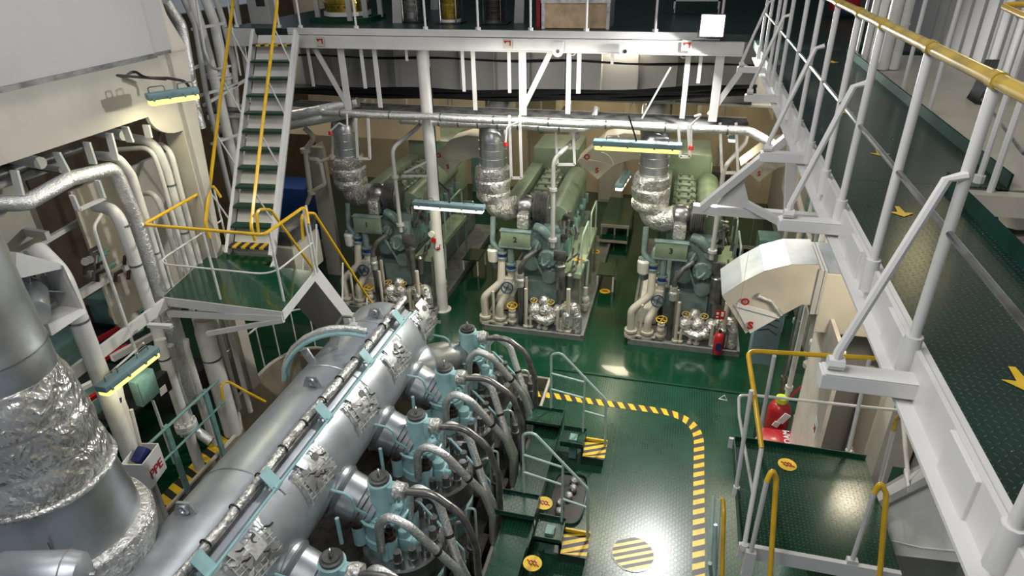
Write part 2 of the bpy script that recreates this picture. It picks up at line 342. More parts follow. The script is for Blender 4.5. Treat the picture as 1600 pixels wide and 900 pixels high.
# hangers: (px, bottom py) in the plane of the beam
for px, b, w in [(487, 135, .06), (540, 172, .14), (568, 138, .07), (590, 168, .09), (722, 143, .06), (738, 172, .08), (793, 145, .06), (812, 180, .14), (882, 178, .09), (900, 146, .08), (1060, 185, .09), (1088, 130, .06), (1107, 190, .15), (955, 100, .05), (635, 95, .05)]:
    q = PY(px + (b - 75) * .05, b, GY); t = V3((q.x, GY, 5.87)); d = MB(); d.bar(q, t, w, .02, (0, 1, 0)); d.build('hanger', 'white', gal, False)
for a, b in [((492, 76), (543, 165)), ((862, 78), (816, 172)), ((1165, 100), (1108, 180)), ((1048, 105), (1003, 185))]:
    w = .1 if a[0] != 1048 else .03
    d = MB(); d.bar(PY(*a, GY + .03), PY(*b, GY + .03), w, .03, (0, 1, 0)); d.build('brace', 'white', gal, False)
for px in (872, 977):
    c = PY(px, 78, GY - .13); d = MB(); d.prism([c + V3((.1 * math.cos(a), 0, -.02 + .1 * math.sin(a))) for a in [-PI + k * PI / 10 for k in range(11)]] + [c + V3((.1, 0, .14)), c + V3((-.1, 0, .14))], (0, -.03, 0)); le = d.build('lifting_eye', 'white', gal, False); d = MB(); d.cyl(c + V3((0, -.031, -.02)), c + V3((0, -.034, -.02)), .033, n=14); d.build('eye_hole', 'black', le)
for px, py in ((660, 72), (895, 82), (1068, 86), (548, 72)):
    c = PY(px, py, GY - .02); d = MB(); d.ring(c, (0, 1, 0), .05, .01, 12, 5); d.build('hook', 'white', gal)
for k, px in enumerate((500, 793, 1073)):
    c = PY(px, 65 + k * 3, GY - .13); t = thing('lifting_point_sign', 'cream sign with red hook symbol on the gallery beam, ' + ['nearest the ladder', 'in the middle', 'under the floodlight'][k], 'sign', c, 'hook symbol signs on the gallery beam')
    d = MB(); d.box(c, (.17, .01, .17)); d.build('plate', 'cream', t, False)
    d = MB(); d.box(c + V3((0, -.008, .04)), (.13, .006, .022)); d.box(c + V3((.05, -.008, -.0)), (.025, .006, .08)); d.box(c + V3((-.04, -.008, .02)), (.03, .006, .03)); d.build('symbol', 'redlet', t, False)
# ladder landing + posts
gr = thing('gallery_railing', 'thin white railing along the front edge of the upper gallery', 'railing', (-3.5, GY, 6.2))
for px in (371, 437, 470, 557, 665, 747, 829, 916, 1024, 1126):
    q = PY(px, 45, GY); q.z = 6.22; d = MB(); d.cyl(q, q + V3((0, 0, 1.05)), .022, n=8); d.cyl(q, q + V3((0, 0, .05)), .05, n=8); d.build('post', 'white', gr)
d = MB()
for z in (7.27, 6.75): d.cyl((-9, GY, z), (.9, GY, z), .02 if z > 7 else .014, n=8)
d.build('rail', 'white', gr)
gb = MB(); gb.bb((-9.5, 14.0, 4.7), (2.9, 14.12, 6.08)); gb.bb((-9.5, 13.85, 4.66), (2.9, 14.25, 4.7)); struct('wall_girder', gb, 'wall')
gb = MB()
for i in range(16): x = -9.2 + i * .75; gb.bb((x, 13.75, 4.7), (x + .02, 14.0, 6.08))
struct('trim_6', gb, 'wall')
for k, (x0, w) in enumerate([(-5.6, .9), (-3.55, .6)]):
    pass
# columns supporting gallery side: sloped leg from px(620..680,77..130)
# cables / trays under the gallery
def cable_run(name, label, z, y, n, r, mat='black', x0=-8.6, x1=1.3, dz=.03, cat='cables', sag=.02):
    t = thing(name, label, cat, (x0, y, z)); 
    for i in range(n):
        yy = y + (i % 4) * r * 2.1; zz = z + (i // 4) * r * 2; pts = [(x0 + (x1 - x0) * j / 24, yy + .012 * math.sin(j * 1.3 + i), zz + sag * math.sin(j * .9 + i * .7) + dz * (j / 24) ** 3 * 6) for j in range(25)]
        d = MB(); d.tube(pts, r, 6); d.build('cable', mat, t)
    return t
cable_run('cable_bundle', 'thick bundle of black cables running under the gallery before the white girder', 4.74, 13.2, 12, .032, dz=.05)
cable_run('thin_cable', 'pair of thin black cables strung across the white girder', 5.48, 13.6, 2, .02, dz=0)
t = thing('cable_tray', 'long white edged cable tray full of grey cables under the gallery', 'cable tray', (-3.5, 12.9, 4.65))
d = MB()
for y in (12.5, 13.15): d.bb((-8.3, y, 4.56), (1.2, y + .02, 4.61))
for i in range(20): d.bb((-8.2 + i * .48, 12.5, 4.56), (-8.17 + i * .48, 13.15, 4.57))
d.build('tray_frame', 'white', t, False)
d = MB()
for i in range(9): d.tube([(-8.3, 12.55 + i * .065, 4.6), (-4, 12.56 + i * .065, 4.6), (1.2, 12.55 + i * .065, 4.6)], .026, 6)
d.build('grey_cable', 'grime', t)
for k, (y, z, r, x0, x1) in enumerate([(12.2, 4.60, .075, -7.2, 1.2), (12.5, 4.42, .07, -5.6, -1.9)]):
    t = thing('foil_pipe', ['long shiny foil wrapped pipe crossing under the gallery hangers', 'shorter foil wrapped pipe behind the long one under the gallery'][k], 'pipe', (x0, y, z))
    d = MB(); pts = [(x0 - .5, y + 1.4, z - .25), (x0, y, z)] + [(x0 + (x1 - x0) * j / 14, y, z + .01 * math.sin(j * 2)) for j in range(1, 15)] + ([(x1 + .4, y - .5, z - .1)] if k == 0 else [(x1 + .2, y + .2, z), (x1 + .25, y + .5, z + .3)])
    d.tube(pts, r, 12, fil=.15, nz=.008); d.build('lagging', 'foilfine', t)
    for j in range(8): x = x0 + .4 + (x1 - x0 - .8) * j / 7; d = MB(); d.cyl((x, y, z), (x + .03, y, z), r + .008, n=12); d.build('clamp', 'steel', t)
# overhead foil bundles entering top left (px 450-560, y 160-200)
for k, (a, b, c) in enumerate([((380, 190), (450, 182), (560, 160)), ((380, 200), (450, 195), (545, 176))]):
    t = thing('foil_pipe', ['upper', 'lower'][k] + ' grey lagged pipe running from behind the steep ladder toward the gallery', 'pipe', PY(*a, 12.6))
    d = MB(); d.tube([PY(*a, 12.0), PY(*b, 12.3), PY(*c, 12.6)], .11, 12, fil=.5, nz=.015); d.build('lagging', 'foilfine', t)
# ---------- steep ladder (upper left)
PLZ = 3.05
BL, BR, TL, TR = PZ(356, 398, PLZ), PZ(424, 402, PLZ), PZ(397, 51, 6.2), PZ(463, 51, 6.2)
lad = thing('ship_ladder', 'steep white ladder with green treads from platform up to the gallery', 'ladder', lerp(BL, BR, .5))
for a, b in ((BL, TL), (BR, TR)):
    d = MB(); d.bar(a, b, .05, .20, (0, 0, 1)); d.build('stringer', 'white', lad, False, bevel=.006)
nT = 12
back = (V3((0, -.03, 0)))
for i in range(nT):
    t = (i + .5) / (nT + .25); a = lerp(BL, TL, t) + V3((.03, 0, 0)); b = lerp(BR, TR, t) - V3((.03, 0, 0)); d = MB()
    if i in (0, nT - 1):
        n = 9
        for k in range(n): p, q = lerp(a, b, k / n), lerp(a, b, (k + 1) / n); d.bar(p, q, .2, .03, mi=k % 2)
        d.build('striped_tread', ['tapeK', 'tapeY'], lad, False)
    else:
        d.bar(a, b, .20, .035); d.build('tread', 'dkgreen', lad, False)
d = MB(); off = V3((0, .12, -.06)); d.add([BL + off, BR + off, TR + off, TL + off], [(0, 1, 2, 3)]); d.build('back_plate', 'white', lad, False)
for s, (a, b) in enumerate(((BL, TL), (BR, TR))):
    h = V3((0, -.42, .62)); d = MB(); p0 = lerp(a, b, .03) + h * .95; p1 = lerp(a, b, .97) + h
    ln = (b - a); d.tube([p0 + V3((0, .02, -.25)), p0, lerp(a, b, .5) + h, p1, p1 + V3((0, .3, 1.2))], .028, 8, fil=.12); d.build('handrail', 'yellow', lad)
    for t in (.13, .36, .59, .83):
        q = lerp(a, b, t); r = lerp(a, b, t + .03) + h; d = MB(); d.cyl(q, r, .014, n=6); d.build('rail_bracket', 'white', lad)
# ---------- intermediate platform
pp = [PZ(255, 463, PLZ), PZ(440, 486, PLZ), PZ(490, 424, PLZ), PZ(412, 414, PLZ), PZ(432, 398, PLZ), PZ(343, 393, PLZ), PZ(322, 402, PLZ)]
plat = thing('landing_platform', 'green landing platform with white edge at the foot of the steep ladder', 'platform', pp[1])
d = MB(); d.prism([p - V3((0, 0, .02)) for p in pp], (0, 0, .02)); d.build('deck_plate', 'floor', plat, False)
d = MB()
for i in range(2): d.bar(pp[i] - V3((0, 0, .08)), pp[i + 1] - V3((0, 0, .08)), .03, .15)
d.bar(pp[6] - V3((0, 0, .08)), pp[0] - V3((0, 0, .08)), .03, .15)
d.build('edge_beam', 'white', plat, False)
a = PZ(48, 507, PLZ - .1); b = PZ(262, 478, PLZ - .1); L0 = PZ(110, 585, PLZ - .1)
for q in [(PZ(108, 588, PLZ - .1), PZ(258, 474, PLZ - .1), .17), (pp[0] - V3((0, 0, .3)), pp[1] - V3((0, 0, .12)), .1), (pp[0] + V3((0, .0, -.35)), pp[5] - V3((0, 0, .12)), .12), (pp[1] + V3((-1.3, -.1, -.5)), pp[1] + V3((0, 0, -.15)), .07)]:
    d = MB(); d.bar(q[0], q[1], .05, q[2]); d.build('support_beam', 'white', plat, False)
rl = thing('platform_railing', 'railing with bent yellow top tube around the green landing platform', 'railing', pp[0])
RH = 1.12
rt = [PZ(345, 308, PLZ + .9), PZ(333, 290, PLZ + RH), PZ(224, 351, PLZ + RH), PZ(412, 367, PLZ + RH), PZ(478, 321, PLZ + RH), PZ(482, 350, PLZ + .9)]
d = MB(); d.tube(rt, .024, 8, fil=.1); d.build('top_rail', 'yellow', rl)
mr = [p.copy() for p in rt[1:5]]
for p in mr: p.z = PLZ + .5
d = MB(); d.tube(mr, .014, 8, fil=.3); d.build('mid_rail', 'white', rl)
for p in (rt[1], lerp(rt[2], rt[1], .12), rt[2], lerp(rt[2], rt[3], .5), lerp(rt[3], rt[4], .12), rt[4], lerp(rt[3], rt[4], .92)):
    a = p.copy(); a.z = PLZ - .02; b = p.copy(); b.z = PLZ + RH; d = MB(); d.cyl(a, b, .018, n=8); d.build('post', 'white', rl)
# stair down from platform to the generator flat (we see its closed underside)
st = thing('platform_stair', 'white backed stair going down from the landing platform to the green floor', 'stair', pp[2])
x0, x1 = pp[2].x - .78, pp[2].x; ys = pp[2].y; ye = ys + 1.9
s0 = V3((x0, ys, PLZ)); s1 = V3((x1, ys, PLZ)); e0 = V3((x0, ye, 0.02)); e1 = V3((x1, ye, 0.02))
for a, b in ((s0, e0), (s1, e1)):
    d = MB(); d.bar(a, b, .03, .22); d.build('stringer', 'white', st, False)
d = MB(); o = V3((0, -.1, -.06)); d.add([s0 + o, s1 + o, e1 + o, e0 + o], [(0, 1, 2, 3)]); d.build('back_plate', 'wall', st, False)
for i in range(9):
    t = (i + 1) / 10; d = MB(); d.bar(lerp(s0, e0, t), lerp(s1, e1, t), .2, .03); d.build('tread', 'dkgreen', st, False)
for a, b in ((s0, e0), (s1, e1)):
    h = V3((0, .25, .78)); d = MB(); d.tube([a + V3((0, -.12, .62)), a + V3((0, -.05, 1.02)), a + h + V3((0, .05, .1)), b + h, b + V3((0, .3, .1))], .023, 8, fil=.12); d.build('handrail', 'yellow', st)
    for t in (.03, .35, .7, .97): d = MB(); d.cyl(lerp(a, b, t), lerp(a, b, t) + h + V3((0, .0, .0)), .016, n=6); d.build('post', 'white', st)
# round rail around the hatch
hr = thing('hatch_railing', 'low curved white railing round the engine opening below the landing', 'railing', arc[5])
d = MB(); pts = [V3((p.x - .05, p.y + .08, .95)) for p in arc]; d.tube([V3((-7.85, 8.5, .95))] + pts + [V3((-6.0, 10.4, .95))], .02, 8); d.build('top_rail', 'pipew', hr)
for k in (0, 3, 6, 9): d = MB(); p = pts[k]; d.cyl((p.x, p.y, 0), p, .016, n=6); d.build('post', 'pipew', hr)
# ================================================================ RIGHT CATWALK
CX0, CX1, CZ = 1.03, 1.74, 6.2
cw = thing('catwalk', 'dark green chequered catwalk running along the right side high above the floor', 'walkway', (CX0, 4, CZ))
d = MB(); d.bb((CX0, -.6, CZ - .01), (CX1, 4.72, CZ)); d.bb((CX0, 4.725, CZ - .01), (2.12, 10.68, CZ)); d.build('deck_plate', 'catplate', cw, False)
d = MB(); d.bb((CX1 - .01, -.6, CZ - .06), (CX1 + .0, 4.72, CZ + .09)); d.bb((2.11, 4.74, CZ - .06), (2.125, 10.2, CZ + .09)); d.tube([(2.118, 10.2, CZ + .02), (2.2, 10.6, CZ + .02), (2.6, 10.9, CZ + .02)], .03, 6)
d.build('kick_plate', 'kick', cw, False)
d = MB(); d.bb((CX0 - .03, -.6, CZ - .16), (CX0 - .01, 10.9, CZ + .02)); d.bb((CX0 - .09, -.6, CZ - .17), (CX0 + .02, 10.9, CZ - .155)); d.bb((CX0 - .01, -.6, CZ - .012), (CX0 + .03, 10.9, CZ + .003)); d.build('edge_beam', 'white', cw, False)
d = MB(); d.bb((CX1 - .1, -.6, CZ - .16), (CX1 - .02, 4.7, CZ - .03)); d.bb((CX1, 4.62, CZ - .16), (2.9, 4.72, CZ - .02)); d.build('under_beam', 'cream', cw, False)
for k, y in enumerate((2.42, 4.07, 5.52, 7.74, 9.5)):
    d = MB(); d.box((CX0 - .2, y, CZ - .1), (.36, .09, .07)); d.bb((CX0 - .37, y - .045, CZ - .065), (CX0 - .02, y + .045, CZ - .06)); d.build('brace_bracket', 'white', cw, False, bevel=.004)
for y in (1.9, 2.75, 3.6):
    d = MB(); d.box((CX0 - .035, y, CZ - .1), (.02, .25, .22)); d.build('splice_plate', 'white', cw, False, bevel=.004)
# arrows on the plate (yellow marks)
for k, (px, py) in enumerate([(1375, 240), (1408, 332), (1598, 597), (1322, 175), (1302, 97)]):
    c = PZ(px, py, CZ + .003); t = MB(); t.prism([c + V3((.012, .10, 0)), c + V3((.02, .0, 0)), c + V3((.07, .0, 0)), c + V3((.0, -.07, 0)), c + V3((-.07, .0, 0)), c + V3((-.02, .0, 0)), c + V3((-.012, .1, 0))], (0, 0, .002))
    o = t.build('floor_arrow', 'tapeY', None, False)
    tag(o, ['yellow arrow on the catwalk plate, third nearest the camera', 'yellow arrow on the catwalk just beyond the shiny lamp reflection', 'yellow arrow mark at the right edge of the catwalk, nearest the camera', 'faded yellow arrow on the catwalk between the railing posts', 'faint yellow arrow at the far end of the catwalk by the gallery'][k], 'arrow', 'yellow arrows on the catwalk')
crl = thing('catwalk_railing', 'tall white catwalk railing with thick worn yellow top tube', 'railing', (CX0 - .05, 2.5, CZ))
rx = CX0 - .04
ys = [.75, 1.55, 2.53, 3.25, 4.1, 4.69, 5.4, 6.09, 6.82, 7.73, 8.4, 8.9, 9.7, 10.4]
for y in ys:
    d = MB(); d.cyl((rx, y, CZ - .05), (rx, y, CZ + 1.05), .021, n=10); d.cyl((rx, y, CZ - .1), (rx, y, CZ + .07), .034, n=10); d.build('post', 'white', crl)
d = MB(); d.cyl((rx, -.3, CZ + 1.06), (rx, 10.6, CZ + 1.06), .026, n=12)
for y in ys: d.cyl((rx, y - .03, CZ + 1.06), (rx, y + .03, CZ + 1.06), .031, n=12)
d.build('top_rail', 'ochre', crl)
d = MB(); d.cyl((rx, -.3, CZ + .52), (rx, 10.6, CZ + .52), .013, n=8); d.build('mid_rail', 'steel', crl)
for k, y in enumerate((2.42, 4.07, 5.52, 7.74, 9.5)):
    yt = y + .1; d = MB(); a = V3((CX0 - .33, y, CZ - .03)); b = V3((rx - .06, yt, CZ + .72)); d.tube([a + V3((0, 0, -.02)), a + V3((0, 0, .05)), b, b + V3((.06, 0, .02))], .019, 8); d.cyl(a - V3((.03, 0, 0)), a + V3((.03, 0, 0)), .03, n=8); d.build('diagonal_brace', 'white', crl)
# triangular brackets under catwalk
for k, (a, b) in enumerate([((1105, 322), (1232, 208))]):
    t = thing('support_bracket', 'large white triangular bracket holding up the catwalk beside the third generator', 'bracket', (.37, 7, 5))
    d = MB(); y = 7.0; p0 = PY(1095, 325, y); p1 = PY(1238, 208, y); p2 = PY(1330, 345, 6.6)
    d.bar(p0, p1, .07, .12, (0, 1, 0)); d.build('diagonal_beam', 'white', t, False)
    d = MB(); d.bar(PY(1083, 325, y), PY(1290, 342, y), .1, .09); d.build('horizontal_beam', 'white', t, False)
    d = MB(); d.bar(PY(1165, 318, y), PY(1225, 350, y - .3), .06, .07); d.build('side_beam', 'white', t, False)
    d = MB(); d.bar(PY(1238, 210, y), PY(1232, 330, y), .09, .11, (0, 1, 0)); d.build('vertical_beam', 'white', t, False)
    d = MB(); q = PY(1120, 320, y); d.prism([q, q + V3((.35, 0, -.02)), q + V3((.2, 0, .4))], (0, .02, 0)); d.build('gusset', 'white', t, False)
# ---------- wall side of catwalk
ld = MB(); ld.bb((2.13, 4.75, CZ - .02), (3.3, 10.4, CZ - .01)); struct('trim_7', ld, 'cream')
wu = MB()
X0 = 3.3
for i in range(34):
    y = 4.2 + i * .2; wu.bb((X0 + (.03 if i % 2 else 0), y, CZ), (X0 + .1, y + .2, CZ + 4.2))
wu.bb((X0 - .03, 4.2, CZ + .0), (X0, 11, CZ + .12)); wu.bb((X0 - .02, 4.2, CZ + 1.0), (X0, 11, CZ + 1.06)); wu.bb((X0 - .0, 11, CZ), (X0 + .1, 16, CZ + 4.2))
struct('wall_right_upper', wu, 'wall')
wr = thing('wall_side_railing', 'thin white railing on the wall side of the catwalk', 'railing', (2.2, 6, CZ))
for px, py, xx in ((1410, 142, 2.3), (1450, 180, 2.3), (1528, 285, 2.15), (1337, 90, 2.3)):
    p = PZ(px, py, CZ); d = MB(); d.cyl(p, p + V3((0, 0, 1.25)), .02, n=8); d.cyl(p, p + V3((0, 0, .05)), .035, n=8); d.build('post', 'white', wr)
p = PZ(1533, 340, CZ - .2); d = MB(); d.cyl(p, p + V3((0, 0, 1.3)), .022, n=8); d.cyl(p, p + V3((0, 0, .06)), .035, n=8); d.build('post', 'white', wr)
d = MB(); a = PY(1498, 157, 5.0); d.cyl(PX(1535, 155, 2.4), PX(1600, 240, 2.0), .012, n=6); d.build('mid_rail', 'steel', wr)
for k, (px, py, r) in enumerate([(1378, 108, .07), (1395, 108, .06), (1362, 98, .05), (1350, 96, .05)]):
    p = PZ(px, py, CZ); d = MB(); d.cyl(p, p + V3((0, 0, 3)), r, n=12); d.cyl(p + V3((0, 0, .5)), p + V3((0, 0, .53)), r + .01, n=12)
    tag(d.build('vertical_pipe', 'pipew'), ['thickest white vertical pipe against the wall beside the catwalk', 'second white vertical pipe right of the thickest one beside the catwalk', 'slim white pipe left of the thick pipe beside the catwalk', 'leftmost slim white pipe beside the catwalk'][k], 'pipe', 'white pipes standing beside the catwalk')
# square column with yellow railing corner, top right
pc = PZ(1560, 330, 5.2)
t = MB(); c0 = PX(1548, 150, 2.35); t.bb((2.62, 4.35, 5.2), (2.9, 4.62, 9)); tag(t.build('column', 'wall', None, False), 'white square column behind the catwalk below the small yellow rail corner', 'column')
t = MB(); t.bb((2.93, 1.2, 3), (3.1, 4.4, 9)); struct('wall_right_near', t, 'cream')
t = MB(); 
for i in range(4): y = 1.6 + i * .75; t.bb((2.88, y, 3), (2.94, y + .02, 9))
t.bb((2.86, 1.2, 5.3), (2.93, 4.4, 5.36)); struct('trim_8', t, 'cream')
yr = thing('yellow_corner_rail', 'short yellow railing corner high at the top right edge', 'railing', PX(1560, 10, 2.3))
d = MB(); d.tube([PX(1620, 6, 2.3), PX(1562, 8, 2.3), PX(1600, 25, 2.1), PX(1640, 38, 2.0)], .022, 10, fil=.08); d.build('rail', 'yellow', yr)
q = PX(1590, 22, 2.15); d = MB(); d.cyl(q, (q.x, q.y, 6.0), .018, n=8); d.build('post', 'white', yr)
cb = thing('wall_cable', 'thick black cable hanging in a loop beside the cream wall right of the catwalk', 'cable', PX(1560, 330, 2.7))
d = MB(); d.tube([PX(1650, 190, 2.85), PX(1600, 230, 2.85), PX(1565, 290, 2.8), PX(1550, 335, 2.8), PX(1560, 358, 2.8), PX(1590, 365, 2.85), PX(1640, 365, 2.9)], .03, 10, fil=.2); d.build('sheath', 'black', cb)
uc = thing('black_cable_bundle', 'leaning black cable bundle behind the railing on the wall side', 'cables', PX(1490, 190, 2.8))
for i in range(5): d = MB(); d.tube([PX(1545 + i * 5, 95, 2.9), PX(1520 + i * 4, 150, 2.8), PX(1478 + i * 6, 205, 2.75), PX(1480 + i * 7, 230, 2.7)], .035, 8, fil=.3); d.build('cable', 'black', uc)
# red cart at top
t = thing('red_machine', 'small red machine on castors at the far end of the catwalk', 'machine', PZ(1315, 25, CZ))
q = PZ(1315, 26, CZ); d = MB(); d.box(q + V3((0, 0, .28)), (.5, .5, .34)); d.build('body', 'red', t, bevel=.03)
d = MB(); d.box(q + V3((0, 0, .12)), (.4, .55, .05)); d.build('base', 'dkblue', t)
for sx in (-1, 1): d = MB(); d.cyl(q + V3((sx * .2, -.22, .05)), q + V3((sx * .2 + .03, -.22, .05)), .05, n=12); d.build('wheel', 'black', t)
# flood light
fp = PY(1113, 40, 12.05)
t = thing('flood_light', 'bright white square floodlight glowing on the gallery edge', 'lamp', fp)
d = MB(); d.box(fp, (.40, .06, .36)); d.build('lamp_housing', 'steel', t, bevel=.01)
d = MB(); d.box(fp + V3((0, -.035, 0)), (.36, .01, .32)); d.build('glass', 'flood', t)
d = MB(); d.cyl(fp + V3((-.22, 0, -.2)), fp + V3((-.22, 0, .05)), .012, n=6); d.cyl(fp + V3((.18, 0, -.2)), fp + V3((.18, 0, .05)), .012, n=6); d.cyl(fp + V3((-.18, 0, -.2)), fp + V3((.18, 0, -.2)), .012, n=6); d.build('yoke', 'dksteel', t)
# ================================================================ MAIN ENGINE
me = thing('main_engine', 'big teal main diesel engine with row of exhaust valves and grey exhaust receiver', 'engine', (-3, 5, 0))
# engine body
d = MB(); d.bb((-3.9, .8, -2.5), (-2.55, 9.35, .25)); d.bb((-2.55, .8, -2.5), (-2.15, 9.3, -.35)); d.build('engine_block', 'grime', me, False)
d = MB()
for i in range(8): y = 1.3 + i * 1.15; d.bb((-2.58, y, -.35), (-2.12, y + .5, .0)); 
d.bb((-2.45, .8, -.1), (-2.2, 9.2, .05)); d.build('fuel_rail', 'dksteel', me)
RC = V3((-4.28, 0, 1.98)); RR = .68; RE = 8.28
d = MB(); d.lathe((RC.x, .6, RC.z), (0, 1, 0), [(0, RR), (RE - 1.2, RR), (RE - .72, RR * 1.0), (RE - .60, RR * .93)], 56); d.build('exhaust_receiver', 'recv', me)
d = MB(); d.lathe((RC.x, RE - .05, RC.z), (0, 1, 0), [(0, RR * .95), (.03, RR * .93), (.045, .3), (.05, .0)], 48, caps=False)
for k in range(12):
    a = k * PI / 6; d.bar(V3((RC.x + math.cos(a) * .12, RE, RC.z + math.sin(a) * .12)), V3((RC.x + math.cos(a) * .6, RE, RC.z + math.sin(a) * .6)), .012, .012, (0, 1, 0))
d.build('receiver_end_cap', 'galv', me)
def rp(ang, y, h=0):   # point on receiver surface; ang from vertical, + toward the right
    a = math.radians(ang); return V3((RC.x + math.sin(a) * (RR + h), y, RC.z + math.cos(a) * (RR + h)))
for y in (2.6, 4.4, 6.4, 7.6): d = MB(); d.tube([rp(a, y, .0) for a in range(-100, 60, 10)], .012, 6); d.build('seam_band', 'galv', me)
for y, a in ((3.75, -14), (5.95, 2), (7.75, 6)):
    d = MB(); p = rp(a, y); d.prism([p + V3((-.15, -.02, -.03)), p + V3((.15, .0, -.03)), p + V3((.07, 0, .15)), p + V3((-.07, -.02, .15))], (0, .03, 0)); d.ring(p + V3((0, -.02, .07)), (0, 1, 0), .045, .022, 14, 6); d.build('lifting_lug', 'galv', me)
# foil wrapped tube bundle + clamps on top
TA = 23
d = MB(); d.tube([rp(TA + 1.2 * math.sin(y * 2.1), y, .06) for y in [1 + i * .18 for i in range(42)]], .05, 10, nz=.02); d.build('foil_bundle', 'foil', me)
for i in range(16): p = rp(TA, 1.2 + i * .45, .06); d = MB(); d.ring(p, (0, 1, 0), .056, .011, 12, 5); d.build('bundle_clamp', 'dksteel', me)
d = MB(); d.bb((RC.x + math.sin(math.radians(TA + 6)) * RR + .0, 1.0, RC.z + .60), (RC.x + math.sin(math.radians(TA + 6)) * RR + .03, RE - .1, RC.z + .66)); d.build('foil_channel', 'steel', me)
d = MB(); d.tube([rp(39, y, .10) for y in (1.0, 3, 5, 7, 8.1)], .016, 8); d.build('thin_teal_pipe', 'teal', me)
for y in (2.4, 3.25, 4.35, 5.5, 6.7, 7.8):
    p = rp(34, y, .08); d = MB(); d.box(p + V3((0, 0, .05)), (.012, .15, .26), Matrix.Rotation(math.radians(-35), 3, 'Y')); d.build('teal_tab', 'teal', me, False)
for i, y in enumerate((2.1, 3.2, 4.35, 5.5, 6.7, 7.9)):
    p = rp(39, y, .10); d = MB(); d.cyl(p + V3((-.01, -.05, 0)), p + V3((-.01, .05, 0)), .028, n=8); d.cyl(p, rp(30, y, -.02), .012, n=6); d.build('pipe_bracket', 'teal', me)
# arch bracket with foil tube across the receiver
p = 6.85
ar = [V3((RC.x + math.cos(math.radians(a)) * .88, p + .25 * math.cos(math.radians(a)), RC.z + .1 + math.sin(math.radians(a)) * .88)) for a in range(172, 62, -8)]
d = MB(); d.tube([v + V3((0, -.05, -.03)) for v in ar], .032, 8); d.tube([v + V3((0, .05, -.03)) for v in ar], .028, 8); d.build('arch_pipe', 'teal', me)
d = MB(); d.tube([v + V3((0, 0, .03)) for v in ar], .05, 10, nz=.015); d.build('arch_foil_tube', 'foilfine', me)
for k in (4, 9): v = ar[k]; d = MB(); d.box(v * .5 + V3((RC.x, p, RC.z)) * .5 + V3((v.x - RC.x, 0, v.z - RC.z)) * .3, (.14, .03, .22), Matrix.Rotation(math.radians(-25 if k == 4 else 15), 3, 'Y')); d.build('arch_support', 'patch', me, bevel=.006)
pts = [rp(-4, 7.3, .05), rp(-12, 7.5, .12), rp(-30, 7.6, .14), rp(-48, 7.5, .06)]
d = MB(); d.tube(pts, .022, 8, fil=.08); d.build('small_pipe', 'galv', me)
for y, aa in ((7.35, -8), (7.62, -28)): d = MB(); d.box(rp(aa, y, .04), (.1, .09, .12)); d.build('pipe_support', 'patch', me, bevel=.005)
CYL = [1.85, 2.95, 4.08, 5.28, 6.50, 7.65, 8.80]
rnd = random.Random(3)
# torn blankets, straps and wire mesh between the branches
for i, y in enumerate(CYL):
    d = MB(); n = 9; ge = []
    for lay in (0, 1):
        for u in range(n):
            for v in range(n):
                ed = u in (0, n - 1) or v in (0, n - 1); a_ = 42 + 40 * u / (n - 1); y_ = y - .70 + .60 * v / (n - 1) + .03 * math.sin(u * 1.7 + i); ge.append(rp(a_, y_, .002 if (lay == 0 or ed) else .022 + .008 * math.sin(u * 2.1 + v * 1.3)))
    d.add(ge[n * n:], [(u * n + v, u * n + v + 1, u * n + n + v + 1, u * n + n + v) for u in range(n - 1) for v in range(n - 1)])
    d.build('lagging_pad', 'pad', me)
    d = MB()
    for q in range(9):
        big = q < 3
        a0 = (38 + q * 9 if big else 38 + rnd.random() * 34); y0 = y - .70 + rnd.random() * (.3 if big else .6); w = (9 + rnd.random() * 6) if big else (2 + rnd.random() * 4); h = (.14 + rnd.random() * .16) if big else (.04 + rnd.random() * .08); off = .034 + rnd.random() * .008 + (0 if big else .006); sk = rnd.random() * .1 - .05
        vs = []; n = 5
        for u in range(n):
            for v in range(n):
                edge = u in (0, n - 1) or v in (0, n - 1)
                vs.append(rp(a0 + w * u / (n - 1) + (rnd.random() * .8 if edge else 0), y0 + h * v / (n - 1) + sk * u / (n - 1) + (rnd.random() * .015 if edge else 0), off + rnd.random() * .006))
        d.add(vs, [(u * n + v, u * n + v + 1, u * n + n + v + 1, u * n + n + v) for u in range(n - 1) for v in range(n - 1)], 0 if q % 2 else 1)
    d.build('blanket_patch', ['patch', 'galv'], me)
    d = MB()
    for q in range(4):
        a0 = 44 + rnd.random() * 34; y0 = y - .62 + rnd.random() * .5; d.tube([rp(a0, y0, .03), rp(a0 + 3, y0 + .04, .04), rp(a0 + 4, y0 + .1, .03)], .012, 5)
    d.build('cable_tie', 'dksteel', me)
    d = MB(); P0 = rp(50, y - .25, .012)
    d.add([rp(50 + 4 * math.cos(k * PI / 5), y - .3 + .055 * math.sin(k * PI / 5), .046) for k in range(10)], [tuple(range(10))]); d.build('tag_disc', 'grime', me)
    d = MB()
    for q in range(7):
        d.tube([rp(44 + q * 5 + j * 1.5, y - .68 + j * .14, .034) for j in range(5)], .007, 4)
        d.tube([rp(43 + j * 9, y - .66 + q * .085 - j * .008, .034) for j in range(5)], .007, 4)
    d.build('wire_mesh', 'patch', me)
    d = MB()
    for q in range(2):
        a0 = 46 + q * 12; d.add([rp(a0 + 2, y - .56 + q * .1, .045), rp(a0 + 5, y - .60 + q * .1, .045), rp(a0 + 26, y - .18 + q * .08, .055), rp(a0 + 23, y - .14 + q * .08, .055)], [(0, 1, 2, 3)])
    d.build('strap', 'galv', me)
